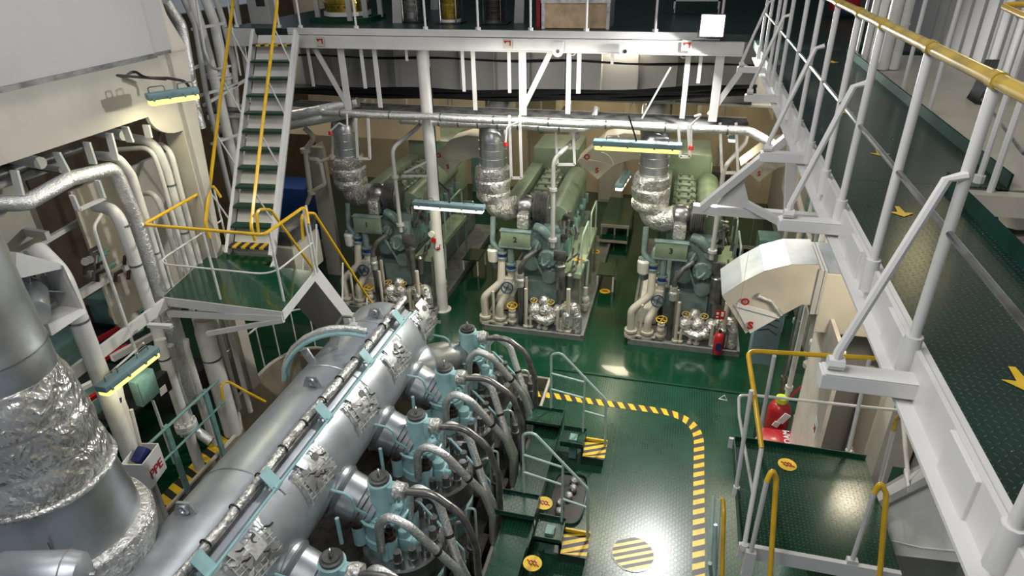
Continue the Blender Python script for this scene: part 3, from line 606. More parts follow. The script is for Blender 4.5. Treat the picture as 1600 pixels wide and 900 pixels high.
# cylinder units
fl_ = lambda pts, r, mat, nm, par, n=10, f=.15, nz=0, taper=None: MB().tube(pts, r, n, fil=f, nz=nz, taper=taper).build(nm, mat, par)
SW = 1.32   # cylinder cover top level
for i, y in enumerate(CYL):
    x = -3.12
    cov = MB(); cov.lathe((x + .22, y, .62), (0, 0, 1), [(0, .52), (.34, .52), (.36, .50), (.37, .3)], 28); c = cov.build('cylinder_cover', 'steel' if i % 2 else 'grime', me)
    lw = MB(); lw.lathe((x + .22, y, -.2), (0, 0, 1), [(0, .46), (.55, .46), (.56, .5), (.68, .5), (.69, .46), (.82, .46)], 24); lw.build('cylinder_liner_jacket', 'tealdk', me)
    br = MB(); b0 = V3((RC.x + RR * .55, min(y, RE - .5), 1.72)); b1 = V3((x - .1, y, 1.40)); dd = (b1 - b0).normalized(); L = (b1 - b0).length
    br.lathe(b0, dd, [(0, .35), (L * .3, .33), (L * .34, .35), (L * .4, .31), (L * .7, .30), (L * .72, .27), (L, .25)], 24)
    br.build('exhaust_branch', 'galv', me)
    bf = MB(); 
    for q in range(3): bf.ring(b0 + dd * (L * (.78 + q * .06)), dd, .24, .02, 24, 6)
    bf.build('bellows', 'dksteel', me)
    # valve housing
    v = MB(); v.lathe((x, y, .99), (0, 0, 1), [(0, .29), (.12, .29), (.14, .27), (.36, .26), (.38, .30), (.42, .30), (.43, .22)], 22)
    v.build('valve_housing', 'teal', me)
    for q in range(4):
        a = q * PI / 2 + .6; p = V3((x + math.cos(a) * .34, y + math.sin(a) * .34, 1.0)); g = MB(); g.cyl(p, p + V3((0, 0, .3)), .085, n=12); sp = g.build('stud_pocket', 'teal', me)
        g = MB(); g.cyl(p + V3((0, 0, .3)), p + V3((0, 0, .36)), .085, n=12); g.cyl(p + V3((0, 0, .36)), p + V3((0, 0, .42)), .06, n=6); g.build('nut', 'rust', sp)
        g = MB(); g.cyl(p + V3((0, 0, .42)), p + V3((0, 0, .49)), .033, n=8); g.build('stud', 'black', sp)
    v = MB(); v.lathe((x, y, 1.42), (0, 0, 1), [(0, .24), (.03, .24), (.04, .18), (.1, .155), (.5, .15), (.51, .13)], 22); va = v.build('valve_actuator', 'teal', me)
    v = MB()
    for q in range(8): a = q * PI / 4; v.cyl((x + math.cos(a) * .205, y + math.sin(a) * .205, 1.42), (x + math.cos(a) * .205, y + math.sin(a) * .205, 1.49), .02, n=6)
    v.build('actuator_bolts', 'teal', va)
    v = MB(); v.tube([(x + math.cos(a) * .31, y + math.sin(a) * .31, 1.45) for a in [k * PI / 8 - PI * .75 for k in range(13)]], .02, 8); v.build('drain_pipe', 'teal', me)
    v = MB(); v.lathe((x, y, 1.93), (0, 0, 1), [(0, .125), (.045, .13), (.05, .1), (.07, .09), (.075, .0)], 16); v.build('valve_cap', 'grime', va)
    v = MB(); v.ring((x, y, 2.045), (1, .4, 0), .042, .014, 14, 6); v.build('lifting_eye', 'steel', va)
    v = MB(); v.box((x + .16, y - .02, 1.78), (.10, .13, .26)); v.build('side_block', 'teal', va, bevel=.01)
    v = MB(); v.lathe((x + .2, y - .02, 1.83), (1, 0, 0), [(0, .105), (.07, .115), (.14, .105), (.15, .05)], 14, nz=.02, nf=14); v.build('foil_wrap', 'foil', me)
    # black high pressure pipe
    s = (i % 2) * .05
    fl_([(x + .32, y - .02, 1.83), (x + .68, y - .0, 1.86), (x + 1.02 + s, y - .06, 1.66), (x + 1.18 + s, y - .10, 1.2), (x + 1.2 + s, y - .12, .1)], .048, 'hose', 'high_pressure_pipe', me, 12, .35)
    v = MB(); v.lathe((x + .3, y - .02, 1.83), (1, 0, .05), [(0, .048), (.05, .048)], 10); v.build('pipe_coupling', 'steel', me)
    for q, (dy, dx) in enumerate(((-.34, .14), (.2, .3))):
        fx = x + dx; fy = y + dy
        g = MB(); g.cyl((fx, fy, .98), (fx, fy, 1.3), .06, n=12); fi = g.build('fuel_injector', 'teal', me)
        g = MB(); g.cyl((fx, fy, 1.3), (fx, fy, 1.38), .065, n=12); g.cyl((fx, fy, 1.38), (fx, fy, 1.46), .035, n=8); g.build('injector_cap', 'black', fi)
        e = .1 * q
        fl_([(fx - .02, fy - .06, 1.2), (fx - .0, fy - .07, 1.62), (fx + .14, fy - .08, 1.84 - e * .4), (fx + .40, fy - .10, 1.76 - e), (x + 1.02 - e * .3, y - .2 + dy * .25, .98), (x + 1.12, y - .28 + q * .14, .6), (x + 1.12, y - .3 + q * .14, .1)], .055, 'foilfine', 'lagged_fuel_pipe', me, 12, .22)
        g = MB(); p = lerp((fx + .40, fy - .10, 1.76 - e), (x + 1.02 - e * .3, y - .2 + dy * .25, .98), .6); dr = (V3((x + 1.02 - e * .3, y - .2 + dy * .25, .98)) - V3((fx + .40, fy - .10, 1.76 - e))).normalized(); g.cyl(p - dr * .02, p + dr * .02, .06, n=12); g.build('pipe_clip', 'rust', me)
    g = MB(); g.box((x + .3, y - .1, 1.08), (.22, .2, .22)); g.cyl((x + .3, y - .1, 1.1), (x + .3, y - .1, 1.3), .09, n=14); g.cyl((x + .3, y - .1, 1.1), (x + .48, y - .14, 1.12), .05, n=10); g.build('starting_air_valve', 'teal', me, bevel=.008)
    for q in range(7):
        a = -1.3 + q * .45; p = V3((x + .22 + math.cos(a) * .4, y + math.sin(a) * .42, .98)); g = MB(); g.cyl(p, p + V3((0, 0, .1)), .068, n=12); g.cyl(p + V3((0, 0, .1)), p + V3((0, 0, .25)), .055, .05, n=12); g.cyl(p + V3((0, 0, .25)), p + V3((0, 0, .255)), .025, n=8)
        g.build('cover_nut', 'steel', me)
    fl_([(x + .2, y + .3, 1.3), (x + .35, y + .28, 1.36), (x + .9, y + .1, .95), (x + .98, y + .1, .85), (x + .98, y + .1, .2)], .017, 'teal', 'water_pipe', me, 8, .06)
    fl_([(x - .62, y - .3, 1.95), (x - .3, y - .32, 1.95), (x - .22, y - .32, 1.9), (x - .2, y - .3, 1.7), (x - .1, y - .2, 1.52)], .017, 'teal', 'small_teal_pipe', me, 8, .08)
    fl_([(x - .34, y - .5, 1.3), (x - .34, y - .5, 1.72)], .026, 'teal', 'teal_stub', me, 8)
    fl_([(x - .3, y - .45, 1.4), (x - .1, y - .1, 1.75), (x - .02, y + .05, 1.95)], .007, 'rust', 'thin_wire', me, 5)
    d = MB(); d.cyl((x + .98, y + .42, -.2), (x + .98, y + .42, .7), .05, n=10); d.cyl((x + .98, y + .42, .5), (x + .98, y + .42, .56), .08, n=8); d.cyl((x + .9, y + .2, -.2), (x + .9, y + .2, .5), .07, n=10); d.box((x + .85, y + .42, .25), (.2, .18, .3)); d.build('fuel_pump', 'grime', me, bevel=.01)
    fl_([(x + .72, y + .5, .3), (x + .74, y + .5, .85), (x + .9, y + .52, .9), (x + 1.0, y + .5, .5), (x + 1.0, y + .5, 0)], .022, 'foilfine', 'foil_pipe', me, 8, .1)
    fl_([(x + .82, y - .5, 0), (x + .82, y - .5, .9), (x + .95, y - .5, .93), (x + .95, y - .5, 0)], .018, 'railgrey', 'teal_guard', me, 8, .06)
# ---------- walkway beside main engine
ww = thing('engine_walkway', 'narrow green chequered step walkway along the main engine', 'walkway', (-1.5, 7, 0))
WZ = .45
d = MB(); d.bb((-1.85, 2.0, WZ - .03), (-1.47, 8.75, WZ)); d.build('tread_plate', 'plate', ww, False)
d = MB(); d.bb((-1.87, 2.0, WZ - .1), (-1.85, 8.75, WZ + .02)); d.bb((-1.47, 2.0, WZ - .16), (-1.45, 8.75, WZ + .01)); d.build('side_plate', 'dkgreen', ww, False)
for Y0, nm in ((8.25, 'far'), (6.28, 'near'), (4.3, 'nearest')):
    if nm == 'nearest': continue
    st = thing('engine_step', {'far': 'far set of green steps with pale green railing and striped lowest tread', 'near': 'near set of green steps with pale green railing and striped lowest tread'}[nm], 'steps', (-1.3, Y0, 0), 'green steps beside the main engine')
    d = MB(); d.bb((-2.0, Y0, WZ + .13), (-1.42, Y0 + .42, WZ + .16)); d.bb((-1.4, Y0 - .12, WZ - .12), (-1.02, Y0 + .3, WZ - .09)); d.build('tread', 'plate', st, False)
    d = MB()
    for a, b in [((-2.0, Y0, WZ + .13), (-1.42, Y0 + .015, WZ + .21)), ((-2.0, Y0 + .405, WZ + .13), (-1.42, Y0 + .42, WZ + .21)), ((-1.435, Y0, WZ + .0), (-1.42, Y0 + .42, WZ + .2)), ((-1.4, Y0 - .12, WZ - .12), (-1.02, Y0 - .105, WZ - .02)), ((-1.4, Y0 + .285, WZ - .12), (-1.02, Y0 + .3, WZ - .02)), ((-1.035, Y0 - .12, WZ - .3), (-1.02, Y0 + .3, WZ - .06)), ((-1.02, Y0 - .1, .0), (-.68, Y0 - .08, .2)), ((-1.05, Y0 - .12, 0), (-1.02, Y0 - .02, WZ - .1)), ((-1.05, Y0 + .2, 0), (-1.02, Y0 + .3, WZ - .1))]: d.bb(a, b)
    d.build('side_plate', 'dkgreen', st, False)
    # striped lowest tread
    d = MB(); n = 10; xa, xb, ya, yb = -1.02, -.66, Y0 - .14, Y0 + .28; z = .2
    d.bb((xa, ya, z - .02), (xb, yb, z))
    for k in range(-3, 4):
        y0 = ya + k * .14; P = [(xa, y0), (xb, y0 + .18), (xb, y0 + .25), (xa, y0 + .07)]
        P = [V3((q[0], min(max(q[1], ya), yb), z + .001)) for q in P]
        if max(q.y for q in P) - min(q.y for q in P) > .03: d.prism(P, (0, 0, .002), 1)
    d.bb((xa, yb - .03, z), (xb, yb, z + .06), 1); d.build('striped_tread', ['tapeK', 'tapeY'], st, False)
    d = MB(); d.tube([(-1.66, Y0 + .42, WZ + .2), (-1.66, Y0 + .4, 1.75), (-1.5, Y0 + .35, 1.85), (-.72, Y0 + .2, 1.15), (-.69, Y0 + .2, .2)], .021, 8, fil=.12)
    for z, t in ((1.38, .44), (1.06, .78)): d.cyl((-1.66, Y0 + .4, z), (-1.08 if z > 1.2 else -1.08, Y0 + .28, z), .017, n=8)
    d.cyl((-1.08, Y0 + .28, .8), (-.7, Y0 + .2, .8), .017, n=8); d.cyl((-1.08, Y0 + .28, .3), (-1.08, Y0 + .28, 1.48), .018, n=8); d.build('handrail', 'railgrey', st)
    d = MB(); d.box((-1.2, Y0 + .05, .22), (.12, .16, .4)); d.build('support', 'tealdk', st, False)
# floor recess next to the near step
t = MB(); oc = V3((-1.12, 7.35, .006)); P = [oc + V3((.27 * (abs(math.cos(a)) ** .5) * (1 if math.cos(a) > 0 else -1), .52 * (abs(math.sin(a)) ** .5) * (1 if math.sin(a) > 0 else -1), 0)) for a in [k * PI / 16 for k in range(32)]]
h = thing('floor_recess', 'dark rounded opening in the green floor with silver pipework beside the near steps', 'opening', oc)
d = MB(); d.prism(P, (0, 0, .004)); d.build('pit_shade', 'black', h, False); d = MB(); d.tube([p + V3((0, 0, .03)) for p in P], .016, 6, closed=True); d.build('rim', 'dkgreen', h)  # flat black sheet stands in for the darkness inside the opening
d = MB()
for k in range(5): d.ball(oc + V3((-.1 + rnd.random() * .2, -.35 + k * .17, .06)), .07)
d.build('foil_pipework', 'foil', h)
# stickers
def sticker(c, lab, r=.15, nrm=1):
    t = thing('warning_sticker', lab, 'sticker', c, 'round yellow slip warning stickers')
    d = MB(); d.cyl(c, c + V3((0, 0, .003)), r, n=28); d.build('disc', 'tapeY', t, False)
    d = MB()
    for q in (-.35, .05, .4):
        d.tube([c + V3((r * (q - .3), r * .3, .005)), c + V3((r * (q + .05), r * (.1), .005)), c + V3((r * (q - .05), -.05 * r, .005)), c + V3((r * (q + .35), -r * .3, .005))], r * .07, 5)
    d.build('slip_symbol', 'redlet', t); return t
sticker(PZ(850, 786, WZ + .003), 'round yellow slip sticker on the engine walkway just above the near steps', .125)
sticker(PZ(832, 880, WZ + .003), 'round yellow slip sticker on the engine walkway just below the near steps', .125)
# hazard strip on the floor
def hazard(path, w, name, lab, z=.004, per=.20, skew=.09):
    d = MB(); P = fillet([V3(p) for p in path], .75, 14); Q = [P[0]]; 
    L = 0; pts = []
    for i in range(len(P) - 1):
        n = max(1, int((P[i + 1] - P[i]).length / .02))
        for j in range(n): pts.append(lerp(P[i], P[i + 1], j / n))
    pts.append(P[-1]); s = 0; S = [0]
    for i in range(len(pts) - 1): s += (pts[i + 1] - pts[i]).length; S.append(s)
    def at(s0):
        s0 = min(max(s0, 0), S[-1] - 1e-6); lo = 0
        import bisect
        k = min(max(bisect.bisect(S, s0) - 1, 0), len(pts) - 2); f = (s0 - S[k]) / max(1e-6, S[k + 1] - S[k]); p = lerp(pts[k], pts[k + 1], f); tg = (pts[k + 1] - pts[k]).normalized(); return p, V3((-tg.y, tg.x, 0))
    n = int(S[-1] / (per / 2))
    for k in range(n):
        a = k * per / 2; b = a + per / 2
        (p0, n0), (p1, n1) = at(a - skew / 2), at(b - skew / 2); (q0, m0), (q1, m1) = at(a + skew / 2), at(b + skew / 2)
        d.add([p0 - n0 * w / 2 + V3((0, 0, z)), p1 - n1 * w / 2 + V3((0, 0, z)), q1 + m1 * w / 2 + V3((0, 0, z)), q0 + m0 * w / 2 + V3((0, 0, z))], [(0, 1, 2, 3)], k % 2)
    return tag(d.build(name, ['tapeK', 'tapeY'], None, False), lab, 'floor marking')
hazard([(-2.3, 9.83, 0), (.85, 9.83, 0), (.85, 3.0, 0)], .17, 'hazard_tape', 'black and yellow striped tape curving round the green chequered floor', skew=-.09)
c = PZ(989, 865, .004); t = thing('manhole_cover', 'round floor cover with black and yellow diagonal stripes', 'cover', c)
d = MB(); d.cyl(c, c + V3((0, 0, .004)), .31, n=40); d.build('disc', 'plate', t, False)
d = MB()
for k in range(-4, 5):
    u = k * .105; R = .29
    for s, mi in ((0, 0), (.05, 1)):
        P = []
        for o in (u + s, u + s + .052):
            if abs(o) < R: hh = math.sqrt(R * R - o * o); P.append((o, hh))
        if len(P) == 2:
            ca, sa = math.cos(.45), math.sin(.45); f = lambda o, h_: c + V3((h_ * ca - o * sa, h_ * sa + o * ca, .006)); d.add([f(P[0][0], -P[0][1]), f(P[0][0], P[0][1]), f(P[1][0], P[1][1]), f(P[1][0], -P[1][1])], [(0, 1, 2, 3)], mi)
d.build('stripes', ['tapeK', 'tapeY'], t, False)
# ================================================================ GENERATOR ENGINES
GX, GYY = -2.7, 11.85
gen = thing('generator_engine', 'middle green generator engine numbered 2 with foil wrapped exhaust', 'generator', (GX, GYY, 0), 'row of green generator engines')
def W(x, y, z): return V3((x, y, z))
B = lambda nm, mat, f, par=None, **k: (lambda d: (f(d), d.build(nm, mat, par or gen, **k))[1])(MB())
rg = random.Random(11)
def f(d):
    d.bb((-3.86, 11.85, 0), (-1.58, 17.4, .07)); d.bb((-3.86, 11.85, .07), (-3.80, 17.4, .14)); d.bb((-1.64, 11.85, .07), (-1.58, 17.4, .14)); d.bb((-3.86, 11.85, .07), (-1.58, 11.9, .12))
B('base_frame', 'skid', f, smooth=False)
def f(d):
    d.bb((-3.2, 12.62, .12), (-2.2, 15.9, 1.05)); d.bb((-3.12, 12.7, 1.05), (-2.28, 15.8, 2.15)); d.bb((-3.3, 15.9, .12), (-2.2, 17.2, .9))
B('engine_block', 'gensteel', f, bevel=.02)
def f(d):
    d.bb((-3.05, 12.5, 1.3), (-2.25, 12.72, 2.1)); d.lathe((-2.5, 12.36, 1.62), (0, 1, 0), [(0, .18), (.02, .2), (.2, .22)], 24); d.lathe((-2.85, 12.42, 1.45), (0, 1, 0), [(0, .15), (.02, .18), (.15, .2)], 24); d.lathe((-2.75, 12.4, 1.9), (0, 1, 0), [(0, .12), (.2, .14)], 20)
    d.lathe((-2.4, 12.4, 1.98), (0, 1, 0), [(0, .1), (.2, .13)], 20); d.lathe((-2.45, 12.4, 1.18), (0, 1, 0), [(0, .16), (.2, .2)], 20)
GC = B('front_gear_case', 'gensteel', f, bevel=.01)
def f(d):
    for k in range(10): a = k * PI / 5; d.cyl(W(-2.5 + math.cos(a) * .17, 12.33, 1.62 + math.sin(a) * .17), W(-2.5 + math.cos(a) * .17, 12.37, 1.62 + math.sin(a) * .17), .014, n=6)
    for k in range(12): d.cyl(W(-3.0 + .062 * k, 12.47, 1.28), W(-3.0 + .062 * k, 12.5, 1.28), .014, n=6)
B('case_bolts', 'tealdk', f, GC)
B('front_cover', 'gensteel', lambda d: d.bb((-2.95, 12.48, .5), (-2.3, 12.6, 1.02)), smooth=False, bevel=.01)
def f(d): d.bb((-3.48, 12.25, 1.90), (-2.84, 12.38, 2.24))
cool = B('cooler_header', 'gengreen', f, bevel=.012)
def f(d):
    d.bb((-3.5, 12.24, 1.87), (-2.82, 12.40, 1.90)); d.bb((-3.5, 12.24, 2.24), (-2.82, 12.40, 2.26))
B('header_flange', 'gensteel', f, cool)
# turbocharger
B('turbocharger_casing', 'steel', lambda d: (d.lathe((-3.2, 12.8, 2.62), (1, 0, 0), [(0, .16), (.05, .24), (.22, .26), (.32, .2), (.4, .16)], 24), d.cyl((-3.05, 12.8, 2.3), (-3.05, 12.8, 2.6), .15, n=16)))
def f(d):
    d.lathe((-2.86, 12.8, 2.62), (1, 0, 0), [(0, .2), (.03, .33)] + sum([[(.05 + k * .04, .335), (.07 + k * .04, .31)] for k in range(6)], []) + [(.30, .335), (.31, .30), (.312, .0)], 36, caps=False)
AF = B('air_filter', 'grime', f)
B('filter_face', 'steel', lambda d: (d.lathe((-2.55, 12.8, 2.62), (1, 0, 0), [(0, .29), (.01, .28), (.02, .05)], 30), d.cyl((-2.55, 12.8, 2.62), (-2.51, 12.8, 2.62), .05, n=10)), AF)
B('foil_box', 'foil', lambda d: d.box((-3.03, 12.5, 2.42), (.26, .2, .34)), bevel=.04)
B('foil_elbow', 'foil', lambda d: d.tube([(-3.8, 12.98, 2.8), (-3.78, 12.95, 2.5), (-3.5, 12.85, 2.5), (-3.25, 12.8, 2.6)], .235, 16, fil=.2, nz=.03))
B('foil_bundle', 'foil', lambda d: d.lathe((-3.82, 13.0, 2.62), (0, 0, 1), [(0, .26), (.05, .32), (.12, .37), (.22, .38), (.27, .35), (.3, .38), (.5, .39), (.54, .355), (.58, .385), (.76, .37), (.8, .33)], 28, nz=.03, nf=6))
def f(d):
    d.tube([(-3.80, 13.0, 3.35), (-3.80, 13.0, 4.05), (-3.86, 13.3, 4.3), (-3.9, 14.3, 4.45)], .29, 24, fil=.25)
    for z in (3.45, 3.62, 3.8, 3.98): d.ring((-3.80, 13.0, z), (0, 0, 1), .292, .008, 28, 6)
B('exhaust_pipe', 'galv', f)
# heads
for k in range(6):
    y = 13.35 + k * .42
    def f(d):
        d.box((-2.98, y, 2.3), (.5, .34, .32)); d.box((-2.98, y, 2.52), (.36, .3, .14))
    HD = B('cylinder_head', 'gengreen', f, bevel=.015)
    B('head_pipe', 'steel', lambda d: (d.tube([(-2.75, y - .12, 2.25), (-2.7, y - .12, 2.5), (-2.85, y - .12, 2.62)], .014, 6, fil=.06), d.cyl((-3.1, y, 2.58), (-3.1, y, 2.66), .03, n=8), d.cyl((-2.9, y, 2.58), (-2.9, y, 2.66), .03, n=8)), HD)
    B('pump_cover', 'tealdk', lambda d: (d.box((-2.22, y, 1.55), (.12, .3, .42)), d.cyl((-2.12, y, 1.8), (-2.12, y, 2.05), .055, n=10)), bevel=.01)
B('air_duct', 'gengreen', lambda d: (d.tube([(-2.45, 13.1, 2.3), (-2.45, 15.9, 2.3)], .27, 22)))
B('manifold_casing', 'gengreen', lambda d: d.bb((-3.62, 13.3, 2.05), (-3.3, 15.9, 2.62)), bevel=.03)
def f(d): d.bb((-3.58, 15.95, .9), (-2.42, 17.3, 3.0))
B('alternator', 'gengreen', f, bevel=.03)
B('alternator_panel', 'palegreen', lambda d: d.bb((-2.42, 16.2, 1.4), (-2.36, 17.1, 2.7)), bevel=.01)
# valve train clutter right
def f(d):
    for k in range(16):
        x = -2.25 + rg.random() * .3; y = 12.5 + rg.random() * .8; z = 1.9 + rg.random() * .5; d.cyl((x, y, z), (x + rg.uniform(-.1, .1), y + rg.uniform(-.1, .1), z + .16), .03 + rg.random() * .03, n=8)
    for k in range(8):
        x = -2.3 + rg.random() * .35; y = 12.45 + rg.random() * .3; z = 1.1 + rg.random() * .9; d.tube([(x, y, z), (x + .1, y, z + .1), (x + .1, y + .2, z + .25)], .022, 6, fil=.05)
B('fuel_fittings', 'grime', f)
B('filter_housing', 'steel', lambda d: (d.lathe((-2.2, 12.35, .95), (0, 0, 1), [(0, .08), (.05, .1), (.5, .1), (.53, .12), (.58, .12), (.62, .06)], 16), d.lathe((-2.0, 12.4, .9), (0, 0, 1), [(0, .07), (.4, .09), (.45, .05)], 14)))
B('gauge_board', 'grime', lambda d: d.box((-2.2, 12.28, 1.78), (.26, .06, .24)), bevel=.01)
# right side walkway
B('side_platform', 'palegreen', lambda d: (d.bb((-2.2, 12.55, 1.22), (-1.78, 15.2, 1.25)), d.bb((-2.2, 12.55, 1.14), (-1.78, 12.57, 1.22)), d.bb((-1.8, 12.55, 1.14), (-1.78, 15.2, 1.22))), smooth=False)
def f(d):
    for y in (12.6, 13.5, 14.4, 15.1): d.cyl((-1.8, y, 0.05), (-1.8, y, 1.22), .025, n=8)
B('platform_leg', 'gengreen', f)
def f(d):
    for a, b in ((12.65, 13.6), (14.0, 14.9)): d.tube([(-1.79, a, 1.2), (-1.79, a, 2.1), (-1.79, b, 2.1), (-1.79, b, 1.2)], .02, 8, fil=.12)
B('platform_handrail', 'railgrey', f)
B('low_step', 'floor', lambda d: (d.bb((-1.62, 14.2, .42), (-1.2, 14.9, .45))), smooth=False)
B('step_legs', 'pipew', lambda d: [d.bb((x, y, 0), (x + .04, y + .04, .42)) for x in (-1.62, -1.24) for y in (14.2, 14.86)], smooth=False)
# front pipework
def pipe(pts, r, mat, nm='pipe', fil=.14, nz=0): return B(nm, mat, lambda d: d.tube(pts, r, 12, fil=fil, nz=nz))
pipe([(-3.82, 12.05, .12), (-3.84, 12.05, .72), (-3.48, 12.2, 1.05), (-3.48, 12.35, 1.62)], .085, 'cream', 'water_pipe', .2)
pipe([(-3.48, 12.05, .12), (-3.48, 12.05, .55), (-3.28, 12.3, .9), (-3.28, 12.35, 1.35)], .085, 'cream', 'water_pipe', .2)
for x, z in ((-3.48, 1.6), (-3.28, 1.34)):
    B('blue_band', 'blue', lambda d: d.cyl((x, 12.35, z), (x, 12.35, z + .09), .088, n=16)); B('pipe_flange', 'gensteel', lambda d: (d.cyl((x, 12.35, z - .05), (x, 12.35, z), .12, n=14), d.cyl((x, 12.35, z + .1), (x, 12.35, z + .14), .12, n=14)))
    pipe([(x, 12.35, z + .1), (x, 12.35, 1.95), (x + .05, 12.55, 2.0)], .075, 'gensteel', 'cooling_pipe')
for x in (-3.82, -3.48): B('floor_flange', 'cream', lambda d: (d.cyl((x, 12.05, .1), (x, 12.05, .16), .14, n=14), d.cyl((x, 12.05, .22), (x, 12.05, .27), .14, n=14)))
def wheel(c, r, mat, ax=(0, 1, 0), nm='handwheel', par=None):
    c = V3(c); a = V3(ax); 
    def f(d):
        d.ring(c, a, r, r * .13, 22, 6); x = a.orthogonal().normalized(); y = a.cross(x)
        for k in range(4): t = k * PI / 2 + .4; d.cyl(c, c + (x * math.cos(t) + y * math.sin(t)) * r, r * .08, n=5)
        d.cyl(c - a * .12, c + a * .02, r * .2, n=8)
    return B(nm, mat, f, par)
BV = B('butterfly_valve', 'cream', lambda d: (d.cyl((-3.32, 12.18, .98), (-3.32, 12.42, .98), .12, n=14), d.box((-3.32, 12.3, 1.1), (.2, .2, .12))), bevel=.01); wheel((-3.32, 12.1, .98), .125, 'handblue', (.1, -1, .25), par=BV)
BV = B('globe_valve', 'cream', lambda d: (d.cyl((-3.2, 12.05, .1), (-3.2, 12.05, .5), .05, n=10), d.ball((-3.2, 12.05, .34), .09), d.cyl((-3.2, 12.05, .18), (-3.2, 12.05, .22), .1, n=12), d.cyl((-3.2, 12.05, .44), (-3.2, 12.05, .47), .08, n=12))); wheel((-3.2, 12.05, .58), .11, 'yellow', (0, -.2, 1), par=BV)
pipe([(-3.02, 12.1, .1), (-3.02, 12.1, 1.5), (-2.9, 12.15, 1.72), (-2.7, 12.3, 1.85)], .055, 'grime', 'lagged_pipe')
B('tee_valve', 'foilfine', lambda d: (d.ball((-3.02, 12.1, 1.2), .1), d.cyl((-3.02, 12.1, 1.05), (-3.02, 12.1, 1.36), .08, n=12)))
for x, z0, z1, r in ((-2.88, .1, 1.05, .035), (-2.78, .1, .4, .03), (-2.45, .1, .42, .035), (-2.05, .1, .72, .03), (-2.1, .1, .35, .04), (-3.62, .1, .9, .03), (-2.58, .1, .38, .03), (-1.95, .2, 1.15, .045)):
    pipe([(x, 12.02, z0), (x, 12.02, z1)], r, 'cream', 'standpipe')
    B('pipe_foot', 'cream', lambda d: d.cyl((x, 12.02, .1), (x, 12.02, .14), r * 2, n=10))
B('pipe_rack', 'cream', lambda d: (d.bb((-2.9, 12.0, .30), (-2.2, 12.04, .34)), d.bb((-2.2, 11.98, .1), (-2.14, 12.04, .62)), d.bb((-2.95, 12.25, .1), (-2.9, 12.3, 1.2)), d.bb((-3.85, 11.95, .14), (-3.3, 12.15, .17))), smooth=False)
# foil wrapped lumps
def f(d):
    d.tube([(-2.72, 12.1, .38), (-2.6, 12.05, .32), (-2.4, 12.0, .3), (-2.25, 12.05, .4)], .1, 12, fil=.1, nz=.02)
    for p, r in (((-2.72, 12.15, .5), .15), ((-2.45, 12.15, .52), .15), ((-2.2, 12.15, .5), .14), ((-2.05, 12.1, .6), .12), ((-1.85, 12.15, .62), .13), ((-2.55, 12.3, .65), .12)):
        d.lathe(V3(p) - V3((0, 0, r)), (0, 0, 1), [(0, r * .4), (r * .4, r * .95), (r, r * 1.05), (r * 1.6, r * .8), (r * 2, r * .3)], 14, nz=.04, nf=8)
    d.tube([(-1.75, 12.05, .1), (-1.75, 12.08, .45), (-1.85, 12.15, .7)], .1, 12, fil=.1, nz=.02); d.tube([(-2.0, 12.0, .25), (-1.98, 12.0, .5), (-2.05, 12.1, .6)], .08, 10, nz=.02)
FV = B('foil_valves', 'foil', f)
for x in (-2.72, -2.35, -1.98): wheel((x, 12.1, .74), .075, 'ochre', (0, -.3, 1), par=FV)
pipe([(-2.15, 12.3, .6), (-2.15, 12.3, 1.3), (-2.2, 12.35, 1.6)], .07, 'grime', 'oil_pipe')
pipe([(-1.75, 13.3, .6), (-1.72, 13.3, 1.25), (-1.8, 13.1, 1.3)], .03, 'railgrey', 'vent_pipe'); B('globe_valve', 'pipew', lambda d: (d.cyl((-1.72, 13.0, .1), (-1.72, 13.0, .7), .05, n=10), d.ball((-1.72, 13.0, .4), .1), d.cyl((-1.72, 13.0, .25), (-1.72, 13.0, .3), .1, n=10)))
pipe([(-2.36, 12.3, 1.95), (-2.36, 12.3, 3.85), (-2.0, 12.9, 4.15), (-1.95, 13.2, 4.3)], .045, 'wall', 'crankcase_vent_pipe', .25)
B('vent_flange', 'wall', lambda d: (d.cyl((-2.36, 12.3, 2.1), (-2.36, 12.3, 2.16), .09, n=12), d.cyl((-2.36, 12.3, 3.2), (-2.36, 12.3, 3.26), .08, n=12)))
B('pipe_clutter', 'gensteel', lambda d: [d.tube([(-3.0 + rg.random() * .7, 12.42, .9 + rg.random()), (-2.9 + rg.random() * .5, 12.3, 1.2 + rg.random() * .8), (-2.8 + rg.random() * .5, 12.42, 1.6 + rg.random() * .5)], .03, 8, fil=.1) for k in range(3)])
B('elbow_duct', 'gensteel', lambda d: (d.tube([(-2.75, 12.5, 2.3), (-2.6, 12.4, 2.3), (-2.45, 12.45, 2.1)], .1, 12, fil=.1), d.tube([(-3.7, 12.5, 2.45), (-3.7, 12.4, 1.9), (-3.55, 12.35, 1.75)], .06, 12, fil=.15), d.tube([(-3.65, 12.5, 1.3), (-3.72, 12.4, 1.6), (-3.7, 12.4, 1.8)], .1, 12, fil=.1)))
B('white_tank', 'pipew', lambda d: d.lathe((-3.68, 12.35, 1.45), (0, 0, 1), [(0, .07), (.05, .12), (.3, .13), (.33, .1)], 16))
B('lower_tank', 'pipew', lambda d: (d.bb((-3.72, 12.6, .1), (-3.3, 14.5, .5))), bevel=.05)
gens = {2: gen}
gens[3] = copy_tree(gen, (3.22, .1, 0), 'right green generator engine numbered 3, closest to the catwalk')
gens[1] = copy_tree(gen, (-3.48, .12, 0), 'left green generator engine numbered 1, behind the white column')
for c in gens[3].children:
    if c.name.startswith(('foil_bundle', 'exhaust_pipe', 'foil_elbow')): c.location.x += .13
